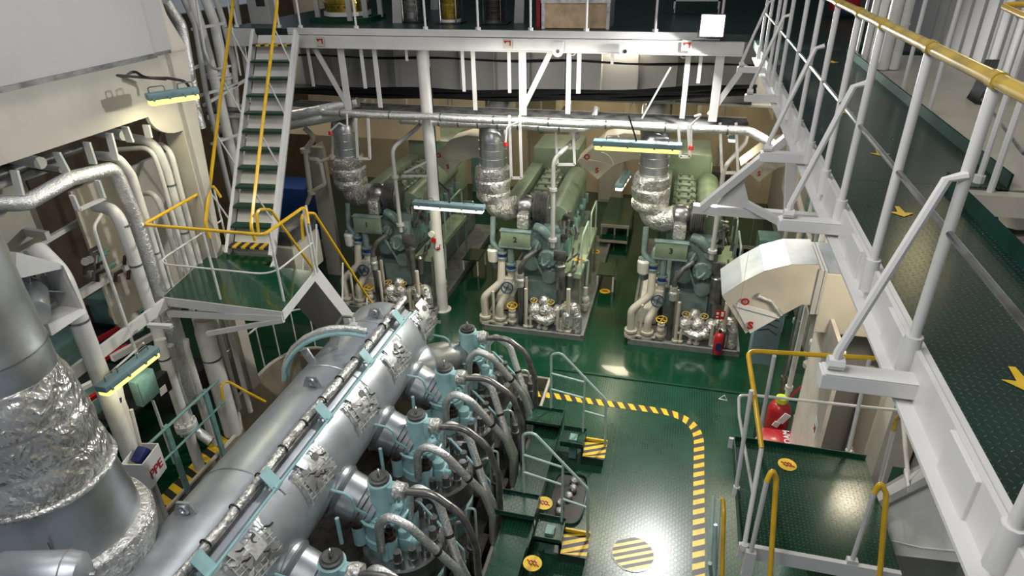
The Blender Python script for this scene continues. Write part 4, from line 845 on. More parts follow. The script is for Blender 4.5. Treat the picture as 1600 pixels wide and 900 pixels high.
for k, g in gens.items():
    o = V3(g['_o']) - V3((GX, GYY, 0))
    for c in g.children: c['_o'] = g['_o']
    text(str(k), V3((-3.16, 12.25, 2.07)) + o, .17, (1, 0, 0), (0, 0, 1), 'tapeK', 'number', [c for c in g.children if c.name.startswith('cooler_header')][0], .006, .004)
# white column in front of generator 1
t = thing('support_column', 'round white steel column standing in front of the left generator', 'column', PZ(690, 480, 0))
c = PY(692, 482, 12.5); c.z = 0; d = MB(); d.cyl(c, (c.x, c.y, 6.08), .125, n=24); d.build('shaft', 'white', t)
d = MB(); d.cyl(c, c + V3((0, 0, .02)), .2, n=20); d.build('base_plate', 'white', t)
d = MB(); d.cyl((c.x + .13, c.y, 1.6), (c.x + .13, c.y, 5.5), .012, n=6); d.build('conduit', 'black', t)
q = c + V3((-.06, -.14, 2.0)); d = MB(); d.cyl(q, q + V3((0, -.06, 0)), .07, n=14); d.build('alarm_bell', 'pipew', t)
d = MB(); d.box(q + V3((.03, -.0, -.16)), (.1, .06, .09)); d.cyl(q + V3((.1, 0, -.35)), q + V3((.16, 0, -.35)), .03, n=8); d.build('call_point', 'red', t)
d = MB(); d.tube([q + V3((.05, 0, -.2)), q + V3((.02, 0, -.36)), q + V3((.13, 0, -.4)), q + V3((.17, 0, -.25))], .01, 6, fil=.05); d.build('hose', 'black', t)
# bracket arm pipe on column
t = thing('column_brace', 'short white double brace between the column and the left vent pipe', 'brace', PY(625, 275, 12.4))
d = MB(); d.bar(PY(628, 275, 12.4), PY(672, 275, 12.42), .04, .04); d.bar(PY(632, 270, 12.4), PY(668, 252, 12.42), .04, .04); d.build('bar', 'wall', t)
# ---------- lamps
def lamp(c, L, ang, name_label, mat='lampY', lit=True, tilt=0, group=None):
    c = V3(c); t = thing('strip_lamp', name_label, 'lamp', c, None); R = Matrix.Rotation(ang, 3, 'Z') @ Matrix.Rotation(tilt, 3, 'X')
    d = MB(); d.box(c + R @ V3((0, 0, .05)), (L, .17, .09), R); hs = d.build('housing', 'lampbody', t, bevel=.015)
    d = MB(); d.box(c + R @ V3((0, 0, -.03)), (L * .96, .15, .07), R); d.build('diffuser', mat, t, bevel=.02)
    for s in (-.28, .28): d = MB(); d.tube([c + R @ V3((s * L - .1, 0, .09)), c + R @ V3((s * L - .1, 0, .17)), c + R @ V3((s * L + .1, 0, .17)), c + R @ V3((s * L + .1, 0, .09))], .008, 6, fil=.03); d.build('mounting_hook', 'steel', t)
    for s in (-.4, -.1, .2, .4):
        for w in (-1, 1): d = MB(); d.box(c + R @ V3((s * L, w * .09, .02)), (.03, .015, .05), R); d.build('clip', 'lampbody', hs)
    if lit:
        ld = bpy.data.lights.new('lamp_light', 'AREA'); ld.shape = 'RECTANGLE'; ld.size = L; ld.size_y = .15; ld.energy = lit; ld.color = (1, .93, .62)
        lo = bpy.data.objects.new('lamp_light', ld); COL.objects.link(lo); lo.parent = t; lo.location = R @ V3((0, 0, -.09)); lo.rotation_euler = (tilt, 0, ang)
    return t
l1 = lamp(PY(995, 230, 10.6), 1.42, .0, 'long strip lamp with yellow glow hanging before the third generator', lit=70)
l2 = lamp(PY(701, 324, 11.5), 1.50, .0, 'long strip lamp hanging in front of the white column', 'lampW', lit=30)
l3 = lamp(PX(271, 152, -6.75), .66, PI / 2 - .62, 'strip lamp glowing yellow in front of the upper left bulkhead', lit=32)
l4 = lamp(PX(203, 580, -6.6), .95, PI / 2, 'strip lamp glowing yellow beside the pipes at lower left', lit=7, tilt=.0)
l5 = lamp(PY(974, 283, 13.6), 1.0, PI / 2 - .1, 'narrow end-on strip lamp hanging over the aisle left of the third generator', 'lampW', lit=25)
l6 = lamp(PY(1143, 210, 15), .9, PI / 2, 'small strip lamp far behind the third generator near the pipes', 'lampW', lit=40)
for l, pts in ((l1, [(982, 180), (990, 205), (995, 222), (985, 232)]),):
    d = MB(); d.tube([PY(*p, 10.6) for p in pts], .015, 6, fil=.1); d.build('power_cable', 'black', l)
d = MB(); d.tube([PY(686, 285, 11.9), PY(703, 300, 11.6), PY(702, 318, 11.5)], .02, 6, fil=.1); d.build('power_cable', 'black', l2)
d = MB(); d.cyl(PX(172, 117, -7.4), PX(260, 124, -7.0), .018, n=8); d.build('support_arm', 'grime', l3)
d = MB(); d.tube([PX(298, 140, -6.75), PX(290, 127, -6.8), PX(262, 122, -6.9), PX(226, 122, -7.1), PX(212, 112, -7.3), PX(200, 115, -7.5)], .02, 8, fil=.2); d.build('power_cable', 'black', l3)
d = MB(); d.tube([PX(200, 115, -7.5), PX(222, 118, -7.5), PX(248, 200, -7.5), PX(250, 222, -7.5)], .018, 8, fil=.2); d.build('drop_cable', 'black', l3)
d = MB(); c = V3(l4['_o']); d.tube([PX(175, 580, -6.8), PX(215, 545, -6.8), PX(224, 536, -6.6)], .015, 6); d.build('support_arm', 'white', l4)
# aisle stands at the back
for k, (x, y, w) in enumerate([(-1.52, 17.2, .8), (1.9, 16.5, .9)]):
    t = thing('step_stand', ['low green topped step platform at the end of the aisle between generators 2 and 3', 'green step platform behind the third generator'][k], 'platform', (x, y, 0), 'green step platforms at the back')
    d = MB(); d.bb((x - w / 2, y, .5), (x + w / 2, y + 2.2, .53)); d.build('top', 'floor', t, False)
    d = MB(); d.bb((x - w / 2, y - .45, .22), (x + w / 2, y - .1, .25)); d.build('step', 'floor', t, False)
    d = MB(); d.bb((x - w / 2, y - .02, .44), (x + w / 2, y, .53)); d.bb((x - w / 2, y - .47, .18), (x + w / 2, y - .45, .25)); d.build('edge_beam', 'cream', t, False)
    for sx in (-1, 0, 1):
        for yy in (y, y + 2.1): d = MB(); d.bb((x + sx * (w / 2 - .03) - .02, yy, 0), (x + sx * (w / 2 - .03) + .02, yy + .04, .5)); d.build('leg', 'cream', t, False)
for k, p in enumerate([(945, 455), (906, 406), (732, 379), (684, 364), (930, 393), (1168, 407)]):
    z = {1: 1.26, 3: .46, 4: .46}.get(k, .004); sticker(PZ(*p, z), ['round yellow sticker on the aisle floor between generators 2 and 3', 'round yellow sticker on the pale green platform of the middle generator', 'round yellow sticker on the floor right of the left generator', 'small yellow sticker beside the white column in front of the left generator', 'round yellow sticker on the low step right of the middle generator', 'round yellow sticker on the floor right of the third generator'][k], .13)
# ducts with damper (O S) above generators
def damper_duct(c, s, lab, face=1):
    c = V3(c); t = thing('ventilation_duct', lab, 'duct', c, 'ventilation ducts with damper levers')
    d = MB(); w = .5 * s
    P = [c + V3((-.5 * s, 0, -.1 * s)), c + V3((0, 0, -.5 * s)), c + V3((.38 * s, 0, -.12 * s)), c + V3((.7 * s, 0, .0)), c + V3((1.1 * s, 0, .05 * s)), c + V3((1.1 * s, 0, .6 * s)), c + V3((.55 * s, 0, .62 * s)), c + V3((.1 * s, 0, .48 * s))]
    d.prism(P, (0, w * 1.4, 0)); d.build('duct_body', 'cream', t, False, bevel=.01)
    a = c + V3((-.42 * s, -.02, -.03 * s)); b = c + V3((.36 * s, -.02, -.12 * s)); d = MB(); d.bar(a, b, .03, .05 * s); d.build('damper_bar', 'cream', t, False)
    d = MB(); d.tube([c + V3((.02 * s + .32 * s * math.sin(q), -.03, -.14 * s + .3 * s * math.cos(q))) for q in [.1 + k * .2 for k in range(8)]], .022 * s, 6); d.build('damper_lever', 'cream', t)
    text('O', c + V3((-.26 * s, -.03, .03 * s)), .17 * s, (1, 0, 0), (0, 0, 1), 'redlet', 'letter', t, .004, .006 * s); text('S', c + V3((-.02 * s, -.005, -.28 * s)), .17 * s, (1, 0, 0), (0, 0, 1), 'redlet', 'letter', t, .004, .006 * s)
    return t
damper_duct(PY(700, 245, 13.9), .85, 'cream ventilation duct marked S above the left generator, right of the column')
damper_duct(PY(935, 248, 14.6), 1.0, 'cream ventilation duct marked S between the second and third generators')
damper_duct(PY(1190, 255, 14.6), .85, 'cream ventilation duct marked S behind the white bracket right of the third generator')
# left beige beam behind generator 1 & back stuff
t = MB(); a = PY(470, 200, 16); t.bb((-12.5, 16, 3.0), (-6.2, 16.25, 3.7)); struct('trim_9', t, 'warm')
t = MB(); t.bb((-8.6, 13.6, 0), (-8.2, 13.75, 3.4)); t.bb((-8.5, 13.75, 0), (-8.45, 14.1, 3.4)); struct('trim_10', t, 'cream')
for i in range(5):
    t = MB(); x = -5.6 + i * 2.0; t.bb((x, 19.0, 3.2), (x + .12, 21.2, 6)); struct('trim_%d' % (11 + i), t, 'warm')
# blue tank left of generator 1
t = thing('blue_tank', 'dark blue box shaped tank with cylinders behind the steep ladder', 'tank', PZ(478, 330, 0))
c = V3((-9.9, 14.6, 0)); d = MB(); d.box(c + V3((0, 0, 1.3)), (1.3, .9, 1.6)); d.build('tank_body', 'blue', t, bevel=.03)
for k in range(4): d = MB(); d.cyl(c + V3((.0 + k * .2, -.6, .2)), c + V3((.0 + k * .2, -.6, .9)), .09, n=12); d.build('cylinder', 'blue', t)
d = MB(); d.box(c + V3((0, 0, .25)), (1.4, 1, .5)); d.build('base', 'skid', t, False)
t = thing('motor', 'grey electric motor on a box beside the foot of the steep ladder', 'motor', PZ(448, 372, .9)); c = PY(458, 345, 11.6)
d = MB(); d.box(c + V3((0, 0, -.2)), (.45, 1.1, .35)); d.build('lid', 'grime', t, bevel=.02); d = MB(); d.box(c + V3((0, -.1, -.75)), (.6, 1.1, .8)); d.build('cabinet', 'cream', t, bevel=.02)
t = thing('red_drum', 'red tank lying on the green floor behind the landing railing', 'drum', PZ(465, 400, .3)); c = PZ(468, 412, .3); d = MB(); d.lathe(c, (.3, 1, 0), [(0, .15), (.05, .22), (.6, .22), (.65, .1)], 20); d.build('shell', 'red', t); d = MB(); d.box(c + V3((0, .2, -.2)), (.35, .4, .1)); d.build('saddle', 'red', t)
# white pipework left of generator 1
for k, (P, r, lab) in enumerate([([(485, 300), (477, 235), (492, 215), (476, 200)], .06, 'white pipe with flanged valve rising beside the blue tank'), ([(480, 318), (487, 300), (508, 288), (500, 250), (485, 248)], .05, 'bent cream pipe looping in front of the blue tank'), ([(496, 255), (520, 245), (520, 212)], .04, 'small cream pipe beside the foil wrapped exhaust of generator 1')]):
    t = thing('cream_pipe', lab, 'pipe', PY(*P[0], 12.9)); d = MB(); d.tube([PY(*p, 12.9) for p in P], r, 10, fil=.12); d.build('pipe', 'cream', t)
    for p in P[1:2]: q = PY(*p, 12.9); d = MB(); d.cyl(q - V3((0, 0, .05)), q + V3((0, 0, .05)), r * 1.9, n=12); d.build('flange', 'cream', t)
# small clutter pipes hanging from gallery (frames with loops)
for k, (x0, x1, y0, y1, Y) in enumerate([(556, 575, 185, 248, 12.1), (796, 812, 180, 278, 12.1), (1060, 1075, 195, 245, 12.1), (868, 895, 190, 257, 12.6), (1125, 1150, 192, 270, 12.4)]):
    a, b, c_, e = PY(x0, y0, Y), PY(x0 + 3, y1, Y), PY(x1 + 3, y1, Y), PY(x1, y0, Y); t = MB()
    t.bar(a, b, .05, .03, (0, 1, 0)); t.bar(b, c_, .05, .03, (0, 1, 0)); t.bar(c_, e, .05, .03, (0, 1, 0))
    tag(t.build('loop_hanger', 'white', None, False), ['white U-shaped hanger beside the foil exhaust of generator 1', 'white U-shaped hanger right of the middle foil exhaust', 'white U-shaped hanger right of the third foil exhaust', 'white U-shaped hanger above the middle generator', 'white U-shaped hanger above the back right corner'][k], 'hanger', 'white U-shaped frames under the gallery')
for k, (P, lab) in enumerate([([(542, 178), (543, 200), (530, 192), (516, 205)], 'white pipe hook with red nozzle left of the first foil exhaust'), ([(812, 190), (800, 195), (792, 200), (790, 222)], 'white pipe hook with red nozzle beside the middle foil exhaust'), ([(1085, 182), (1097, 178), (1080, 195), (1080, 228)], 'white pipe hook with red nozzle above generator 3')]):
    t = thing('spray_nozzle', lab, 'nozzle', PY(*P[0], 12.0), 'white pipes with red nozzles'); d = MB(); d.tube([PY(*p, 12.0) for p in P], .02, 8, fil=.06); d.build('pipe', 'white', t); q = PY(*P[-1], 12.0); d = MB(); d.cyl(q, q - V3((0, 0, .07)), .04, .05, n=10); d.build('red_cap', 'red', t)
# ================================================================ LEFT SIDE: big exhaust trunk
TC = V3((-5.17, 3.14, 0))
ex = thing('exhaust_trunk', 'huge vertical silver exhaust trunk wrapped in crinkled foil at the left edge', 'exhaust duct', (TC.x, TC.y, 2.5))
d = MB(); d.lathe((TC.x, TC.y, 4.62), (0, 0, 1), [(0, .425), (.02, .43), (.30, .43), (.31, .425), (.7, .41), (2.4, .40)], 72); d.build('upper_duct', 'galv', ex)
d = MB(); d.ring((TC.x, TC.y, 4.90), (0, 0, 1), .432, .006, 60, 6); d.build('duct_seam', 'grime', ex)
for z0, z1, ra, rb in ((3.62, 3.98, .565, .535), (3.96, 4.32, .545, .505), (4.30, 4.66, .515, .45)):
    prof = []
    for k in range(15):
        t = k / 14; prof.append(((z1 - z0) * t, (ra + (rb - ra) * t) * (.965 + .045 * math.sin(PI * min(1, t * 1.15 + .05)) ** .5)))
    prof = [(0, ra * .9)] + prof + [((z1 - z0), rb * .9)]
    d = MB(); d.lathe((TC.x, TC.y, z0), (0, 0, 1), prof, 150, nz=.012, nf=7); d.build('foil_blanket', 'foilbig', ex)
d = MB(); d.tube([(TC.x + .56 * math.cos(a * PI / 36), TC.y + .56 * math.sin(a * PI / 36), 3.62) for a in range(72)], .032, 10, closed=True, nz=.012); d.build('foil_roll', 'foil', ex)
d = MB(); d.lathe((TC.x, TC.y, 2.92), (0, 0, 1), [(0, .615), (.2, .60), (.7, .54)], 72); d.build('lower_cone', 'galv', ex)
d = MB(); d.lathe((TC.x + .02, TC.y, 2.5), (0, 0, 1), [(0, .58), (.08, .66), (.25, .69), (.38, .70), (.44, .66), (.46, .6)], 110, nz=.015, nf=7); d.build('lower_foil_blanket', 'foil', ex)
d = MB(); d.tube([(TC.x + .02 + .67 * math.cos(a * PI / 36), TC.y + .67 * math.sin(a * PI / 36), 2.92) for a in range(72)], .018, 8, closed=True, nz=.006); d.build('rope_edge', 'foil', ex)
d = MB(); d.box((TC.x + .42, TC.y - .45, 3.15), (.01, .02, .4), Matrix.Rotation(.8, 3, 'Z')); d.build('cone_seam', 'grime', ex)
# small grey cylinder in the corner
c0 = PZ(-30, 905, 3.6); c1 = PZ(108, 900, 3.5)
t = thing('grey_drum', 'smooth grey cylinder with domed end in the bottom left corner', 'tank', c0); d = MB(); dv = (c1 - c0).normalized(); L = (c1 - c0).length
d.lathe(c0, dv, [(0, .05), (.05, .15), (.12, .19), (L, .19), (L + .08, .17), (L + .13, .1), (L + .15, .0)], 36, caps=False); d.build('shell', 'recv', t)
d = MB(); d.cyl(c1 + dv * .14, c1 + dv * .18, .03, n=10); d.build('plug', 'steel', t); d = MB(); d.ring(c1 - dv * .02, dv, .191, .006, 36, 6); d.build('seam', 'galv', t)
# flange bracket box attached to the trunk (px 0-150, 390-520)
t = thing('trunk_bracket', 'white box shaped steel bracket holding the silver trunk at the left edge', 'bracket', PX(70, 460, -5.85))
q = [PX(40, 425, -5.7), PX(75, 415, -5.78), PX(95, 488, -5.78), PX(45, 500, -5.7)]
d = MB(); q = [PX(0, 428, -5.85), PX(62, 415, -5.85), PX(98, 478, -5.85), PX(42, 505, -5.85), PX(0, 520, -5.85)]; d.prism(q, (-.03, 0, 0)); d.build('back_plate', 'galv', t, False)
d = MB(); d.prism([PX(-10, 390, -5.78), PX(62, 408, -5.85), PX(64, 416, -5.85), PX(-10, 432, -5.78)], (.25, 0, 0)); d.prism([PX(62, 408, -5.85), PX(70, 412, -5.8), PX(102, 478, -5.8), PX(97, 484, -5.85)], (.22, 0, 0)); d.prism([PX(42, 502, -5.85), PX(98, 476, -5.85), PX(103, 484, -5.8), PX(48, 520, -5.8)], (.25, 0, 0)); d.build('box_plate', 'white', t, False)
d = MB(); p = PX(50, 455, -5.83); d.cyl(p, p + V3((.4, -.35, .0)), .13, n=24); d.build('stub_pipe', 'galv', t)
d = MB()
for px, py in ((53, 428), (75, 468)): p = PX(px, py, -5.82); d.cyl(p, p + V3((.05, 0, 0)), .03, n=8); d.cyl(p, p + V3((.02, 0, 0)), .05, n=12)
d.build('bolt', 'steel', t)
d = MB(); a = PX(50, 455, -5.8)
for px, py in ((30, 430), (88, 455), (60, 490)): b = PX(px, py, -5.81); d.prism([a, b, b + V3((.12, 0, .0))], (0, .01, .01))
d.build('gusset', 'galv', t, False)
# ---------- left side pipes
XP = -7.75
def lp(pts, r, lab, mat='pipew', name='vertical_pipe', x=XP, drop=0, fil=.25, nz=0, bands=(), group='white pipes on the left side'):
    P = [PX(px, py, x + (pp_[0] if (pp_ := rest) else 0)) for px, py, *rest in pts]
    if drop is not None: q = P[-1]; P.append(V3((q.x, q.y, drop)))
    t = thing(name, lab, 'pipe', P[-1], group); d = MB(); d.tube(P, r, 14, fil=fil, nz=nz); d.build('pipe', mat, t)
    for z in bands: d = MB(); d.cyl((P[-1].x, P[-1].y, z), (P[-1].x, P[-1].y, z + .03), r * 1.06, n=14); d.build('clamp_band', 'steel', t)
    return t, P
lp([(60, 392, -.5), (95, 428)], .115, 'thick white elbow pipe nearest the silver trunk bracket', drop=-1, bands=(3.6,), x=-7.0)
lp([(150, 322, -.5), (182, 328), (206, 395)], .085, 'white elbow pipe left of the foil wrapped downpipe', drop=1.5, bands=(3.7, 4.3), x=-7.3)
lp([(-20, 318, -.2), (40, 318), (108, 280), (178, 262), (212, 340)], .095, 'bent foil wrapped pipe under the upper left girder', 'foilfine', 'foil_pipe', x=-7.4, drop=1.0, fil=.2, nz=.012)
lp([(150, 243, -.6), (185, 246), (206, 275)], .065, 'white pipe curving down just right of the bent foil pipe', x=-7.5, drop=0, bands=(3.6,))
lp([(180, 234, -.6), (236, 230), (250, 268)], .035, 'slim white pipe curving down under the arched girder opening', x=-7.6, drop=0)
lp([(200, 215, -.5), (242, 222), (262, 270)], .07, 'thick cream white pipe curving down beside the arched girder end', x=-7.6, drop=0, bands=(3.6, 4.4))
lp([(250, 225, -.3), (267, 236), (283, 300)], .04, 'white pipe directly left of the cream column behind the landing railing', x=-7.5, drop=0)
lp([(215, 303, -.5), (243, 300), (260, 347)], .045, 'white hooked pipe in the row behind the yellow landing rail corner', x=-7.75, drop=0)
lp([(272, 262), (275, 290)], .05, 'straight white pipe in the row before the ribbed cream wall', x=-7.9, drop=0)
lp([(158, 335, -.2), (146, 355), (160, 400)], .022, 'thin white pipe with a hook end left of the foil downpipe', x=-7.2, drop=.5, fil=.1)
lp([(318, 500), (320, 520)], .15, 'very thick white pipe standing below the landing platform', x=-7.2, drop=0, bands=(1.6,))
lp([(290, 530), (292, 545)], .05, 'slim white pipe left of the very thick pipe below the landing', x=-7.3, drop=0)
lp([(352, 480), (354, 500)], .045, 'slim white pipe right of the very thick pipe below the landing', x=-7.25, drop=0)
t, P = lp([(250, 530), (252, 545)], .085, 'white flanged pipe beside the black box and teal handrail', x=-7.2, drop=-.6, bands=(2.2,))
d = MB(); q = P[-1]
for z in (.86, .93): d.cyl((q.x, q.y, z), (q.x, q.y, z + .05), .17, n=18)
for k in range(8): a = k * PI / 4; d.cyl((q.x + .14 * math.cos(a), q.y + .14 * math.sin(a), .8), (q.x + .14 * math.cos(a), q.y + .14 * math.sin(a), 1.05), .02, n=6)
d.build('flange', 'pipew', t)
t, P = lp([(178, 605), (182, 625)], .1, 'white pipe with dark blue band right below the lower strip lamp', x=-7.0, drop=-.5)
d = MB(); d.cyl(PX(178, 620, -7.0), PX(179, 628, -7.0), .104, n=16); d.build('blue_band', 'dkblue', t)
lp([(262, 540), (275, 600), (300, 670), (330, 690, .3)], .085, 'crinkled foil wrapped pipe bending over the floor below the landing', 'foilfine', 'foil_pipe', x=-7.25, drop=None, nz=.015)
lp([(205, 640), (225, 720)], .025, 'thin white pipe under the teal junction box', x=-6.9, drop=-.3)
lp([(-5, 610), (0, 640)], .11, 'white pipe stub behind the silver trunk', x=-7.6, drop=-.5)
# upper left pipes by the ladder
for k, (pts, r, x, mat) in enumerate([([(258, 0), (283, 40), (300, 135), (304, 165)], .10, -8.4, 'foilfine'), ([(285, -5), (305, 40), (322, 145)], .05, -8.9, 'wall'), ([(296, -10), (312, 40), (342, 150)], .10, -9.1, 'pipew'), ([(318, -10), (335, 35), (358, 150)], .10, -9.3, 'pipew'), ([(335, -10), (348, 30), (366, 100), (372, 200)], .06, -9.4, 'pipew'), ([(306, -5), (320, 80), (332, 110), (360, 103)], .025, -8.8, 'white'), ([(368, -5), (378, 60), (392, 160)], .05, -9.5, 'white'), ([(355, -5), (362, 40), (376, 118)], .022, -9.0, 'white')]):
    P = [PX(px, py, x) for px, py in pts]
    if k in (1, 2, 3, 4): P.append(P[-1] + V3((0, 0, -2.2)))
    if k == 0: P.append(P[-1] + V3((0, 0, -.4)))
    t = thing('foil_pipe' if k == 0 else 'curved_pipe', ['shiny foil wrapped downpipe between the upper left bulkhead and the ladder', 'slim grey pipe curving down right of the shiny foil downpipe', 'thick white pipe curving down, second right of the foil downpipe', 'thick white pipe curving down, nearest the ladder handrail', 'white pipe with bend close behind the left yellow handrail', 'thin white pipe bent sideways behind the ladder handrail', 'white flanged standpipe behind the ladder foot stringer', 'thin white drain pipe just left of the ladder'][k], 'pipe', P[-1], 'pipes left of the steep ladder')
    d = MB(); d.tube(P, r, 14, fil=.35, nz=.012 if k == 0 else 0); d.build('pipe', mat, t)
    if k in (2, 3): q = P[2]; d = MB(); d.cyl(q + V3((0, 0, .35)), q + V3((0, 0, .39)), r * 1.4, n=14); d.cyl(q + V3((0, 0, .41)), q + V3((0, 0, .45)), r * 1.4, n=14); d.build('flange', 'white', t)
for k, (a, b) in enumerate([((300, 46), (350, 36)), ((310, 150), (370, 132)), ((318, 165), (395, 118)), ((330, 225), (372, 210)), ((300, 108), (322, 98))]):
    t = MB(); t.bar(PX(*a, -9.0), PX(*b, -9.0), .04, .05); tag(t.build('pipe_support', 'white', None, False), ['highest white pipe support bar left of the ladder', 'second white pipe support bar near the shiny foil pipe end', 'long sloping white pipe support bar left of the ladder treads', 'lowest white pipe support bar behind the left ladder handrail', 'short white support bar beside the foil downpipe'][k], 'support', 'pipe support bars')
for k in range(7):
    a = PX(322 + k * 3, 175 + k * 9, -9.6 - k * .1); b = a + V3((.9, .4, -.05)); t = MB(); t.tube([a, lerp(a, b, .5) + V3((0, 0, .04)), b], .06, 8, fil=.2)
    tag(t.build('horizontal_pipe', 'pipew' if k % 2 else 'grime'), 'horizontal pipe in the dark space left of the ladder, number %s from the top' % ORD[k].replace('nearest', 'first'), 'pipe', 'horizontal pipes left of the ladder')
# hangers below the girder and dark piping inside the opening
for k, (a, b) in enumerate([((88, 238), (105, 270)), ((135, 222), (146, 256)), ((170, 208), (181, 250)), ((22, 266), (32, 305)), ((195, 198), (204, 222)), ((228, 195), (233, 215))]):
    t = MB(); t.bar(PX(*a, XW - .08), PX(*b, XW - .08), .03, .11, (1, 0, 0)); tag(t.build('flat_hanger', 'pipew', None, False), ['wide white flat bar hanging under the girder behind the bent foil pipe', 'white flat bar hanging under the girder, second right of the wide one', 'white flat bar hanging at the elbow of the bent foil pipe', 'grey flat bar hanging at the far left under the girder', 'white flat bar inside the arched girder opening', 'short white flat bar at the right end of the arched opening'][k], 'bar', 'flat bars under the upper left girder')
t = MB(); a, b, c_, e = PX(112, 305, -7.2), PX(122, 328, -7.2), PX(162, 310, -7.2), PX(152, 282, -7.2)
for u, v in ((a, b), (b, c_), (c_, e)): t.bar(u, v, .03, .07, (1, 0, 0))
tag(t.build('loop_hanger', 'white', None, False), 'white U-shaped hanger under the bent foil pipe', 'hanger')
rl2 = random.Random(5)
wd = MB(); wd.bb((-9.8, 2, 4.4), (-9.7, 7.5, 6.3)); struct('wall_left_inner', wd, 'brownshadow')  # backing wall coloured dark to carry the shade inside the opening
for k in range(14):
    y = 3.2 + k * .33; z = 5.55 - (k % 4) * .2; t = MB(); x0 = -7.6 - rl2.random() * .2; t.tube([(x0, y, z), (x0 - 1.0, y + .15, z + .02), (-9.7, y + .3, z)], .035 + rl2.random() * .05, 10, fil=.2)
    tag(t.build('horizontal_pipe', ['pipew', 'wall', 'grime'][k % 3]), 'pipe inside the dark opening under the upper left girder, %s from the camera' % ORD[k], 'pipe', 'pipes inside the dark girder opening')
for k in range(6):
    z = 4.9 + (k % 3) * .28; x = -8.0 - k * .25; t = MB(); t.tube([(x, 2.5, z), (x, 5, z + .03), (x, 7.4, z)], .05 + .01 * (k % 3), 10)
    tag(t.build('long_pipe', ['wall', 'grime', 'pipew'][k % 3]), 'long pipe running fore and aft in the dark opening, %s from the opening' % ORD[k], 'pipe', 'long pipes in the dark girder opening')
# corrugated cream wall piece behind the frames
wv = MB()
for i in range(14): y = 4.6 + i * .18; wv.bb((-9.3 - (.05 if i % 2 else 0), y, 3.25), (-9.25, y + .18, 4.7))
struct('wall_left_ribbed', wv, 'cream')
wv = MB()
for i in range(7): y = 7.3 + i * .3; wv.bb((-8.75 - (.03 if i % 2 else 0), y, 2.2), (-8.7, y + .3, 4.5))
struct('wall_left_ribbed_far', wv, 'cream')
# open frame beams at landing level
for k, (a, b, z, w, nm) in enumerate([((40, 512), (232, 395), 3.05, .13, 'upper long white beam running toward the camera left of the landing'), ((175, 560), (262, 512), 2.4, .1, 'lower white beam under the landing edge'), ((0, 355), (75, 368), 4.0, .12, 'short white beam above the trunk bracket'), ((232, 508), (268, 510), 2.95, .05, 'short white strut between the frame beams'), ((40, 395), (150, 330), 3.9, .07, 'long white pipe shaped rail behind the foil pipe'), ((120, 610), (160, 590), 2.3, .06, 'short white strut beside the lower strip lamp')]):
    t = MB(); p, q = PZ(*a, z), PZ(*b, z); t.bar(p, q, .07, w); tag(t.build('frame_beam', 'white', None, False), nm, 'beam', 'white frame beams on the left')
# machinery beneath: teal purifier frames with red bars
t = thing('lower_machinery', 'teal machinery with red bars in the dark space left of the landing', 'machine', PZ(150, 560, 1))
for k, (px, py, sx, sy, sz, mt) in enumerate([(95, 560, .5, 1.2, .7, 'tealdk'), (190, 470, .6, 1.0, .6, 'tealdk'), (195, 490, .35, .35, .9, 'tealdk'), (60, 540, .6, .8, .5, 'grime'), (150, 500, 1.6, .6, .3, 'black'), (170, 540, 1.2, .8, .2, 'black'), (130, 640, .8, .6, .6, 'tealdk'), (280, 600, .8, 1.0, .5, 'black'), (150, 620, 2, 1.0, .1, 'dksteel')]):
    q = PZ(px, py, 1.3 if k < 3 else .9); d = MB(); d.box(q, (sx, sy, sz)); d.build('housing', mt, t, bevel=.03)
for a, b in (((145, 535), (190, 510)), ((108, 590), (200, 540)), ((100, 650), (160, 610)), ((150, 570), (215, 505))):
    d = MB(); d.bar(PZ(*a, 1.75), PZ(*b, 1.75), .08, .06); d.build('red_bar', 'red', t, False)
for px, py, r in ((190, 485, .22), (200, 500, .2), (140, 430, .1)): q = PZ(px, py, 1.8); d = MB(); d.lathe(q, (.6, -.3, .2), [(0, r), (.2, r), (.26, r * .8), (.3, .05)], 20); d.build('cream_cover', 'cream', t)
fb = thing('valve_cluster', 'dark cluster of small brass gauges and pipes beyond the open frame', 'valves', PX(150, 410, -8.6))
for k in range(12): q = PX(132 + rl2.random() * 70, 402 + rl2.random() * 40, -8.5); d = MB(); d.tube([q, q + V3((0, .05, .12)), q + V3((.05, .15, .14))], .03, 8); d.build('pipe_fitting', ['grime', 'rust', 'dksteel', 'tealdk'][k % 4], fb)
for px, py in ((133, 408), (140, 405)): q = PX(px, py, -8.3); d = MB(); d.cyl(q, q + V3((.03, -.03, 0)), .055, n=16); d.build('gauge', 'pipew', fb)
dkp = MB(); dkp.bb((-12.9, 2.5, -.3), (-8.0, 9.8, -.2)); struct('floor_left', dkp, 'dksteel')
# junction boxes, handrail, PPE bucket
q = PX(226, 605, -6.9); t = thing('junction_box', 'teal junction box beside the lower strip lamp', 'box', q); d = MB(); d.box(q, (.12, .35, .42)); d.build('case', 'tealdk', t, bevel=.01); d = MB(); d.box(q + V3((.07, 0, 0)), (.02, .3, .36)); d.build('lid', 'tealdk', t, bevel=.005)
q = PX(248, 602, -6.9); t = thing('black_box', 'black wall box with small white meter mark beside the teal junction box', 'box', q); d = MB(); d.box(q, (.14, .3, .32)); d.build('case', 'black', t, bevel=.01); d = MB(); d.box(q + V3((.072, -.02, -.06)), (.006, .13, .12)); d.build('label_plate', 'paper', t, False)
t = thing('teal_handrail', 'pale teal two bar handrail beside the striped floor edge at lower left', 'railing', PZ(280, 770, 0)); xr = -7.32
A_, B_ = PX(222, 694, -7.0), PX(343, 600, -7.0); zz = (A_.z + B_.z) / 2
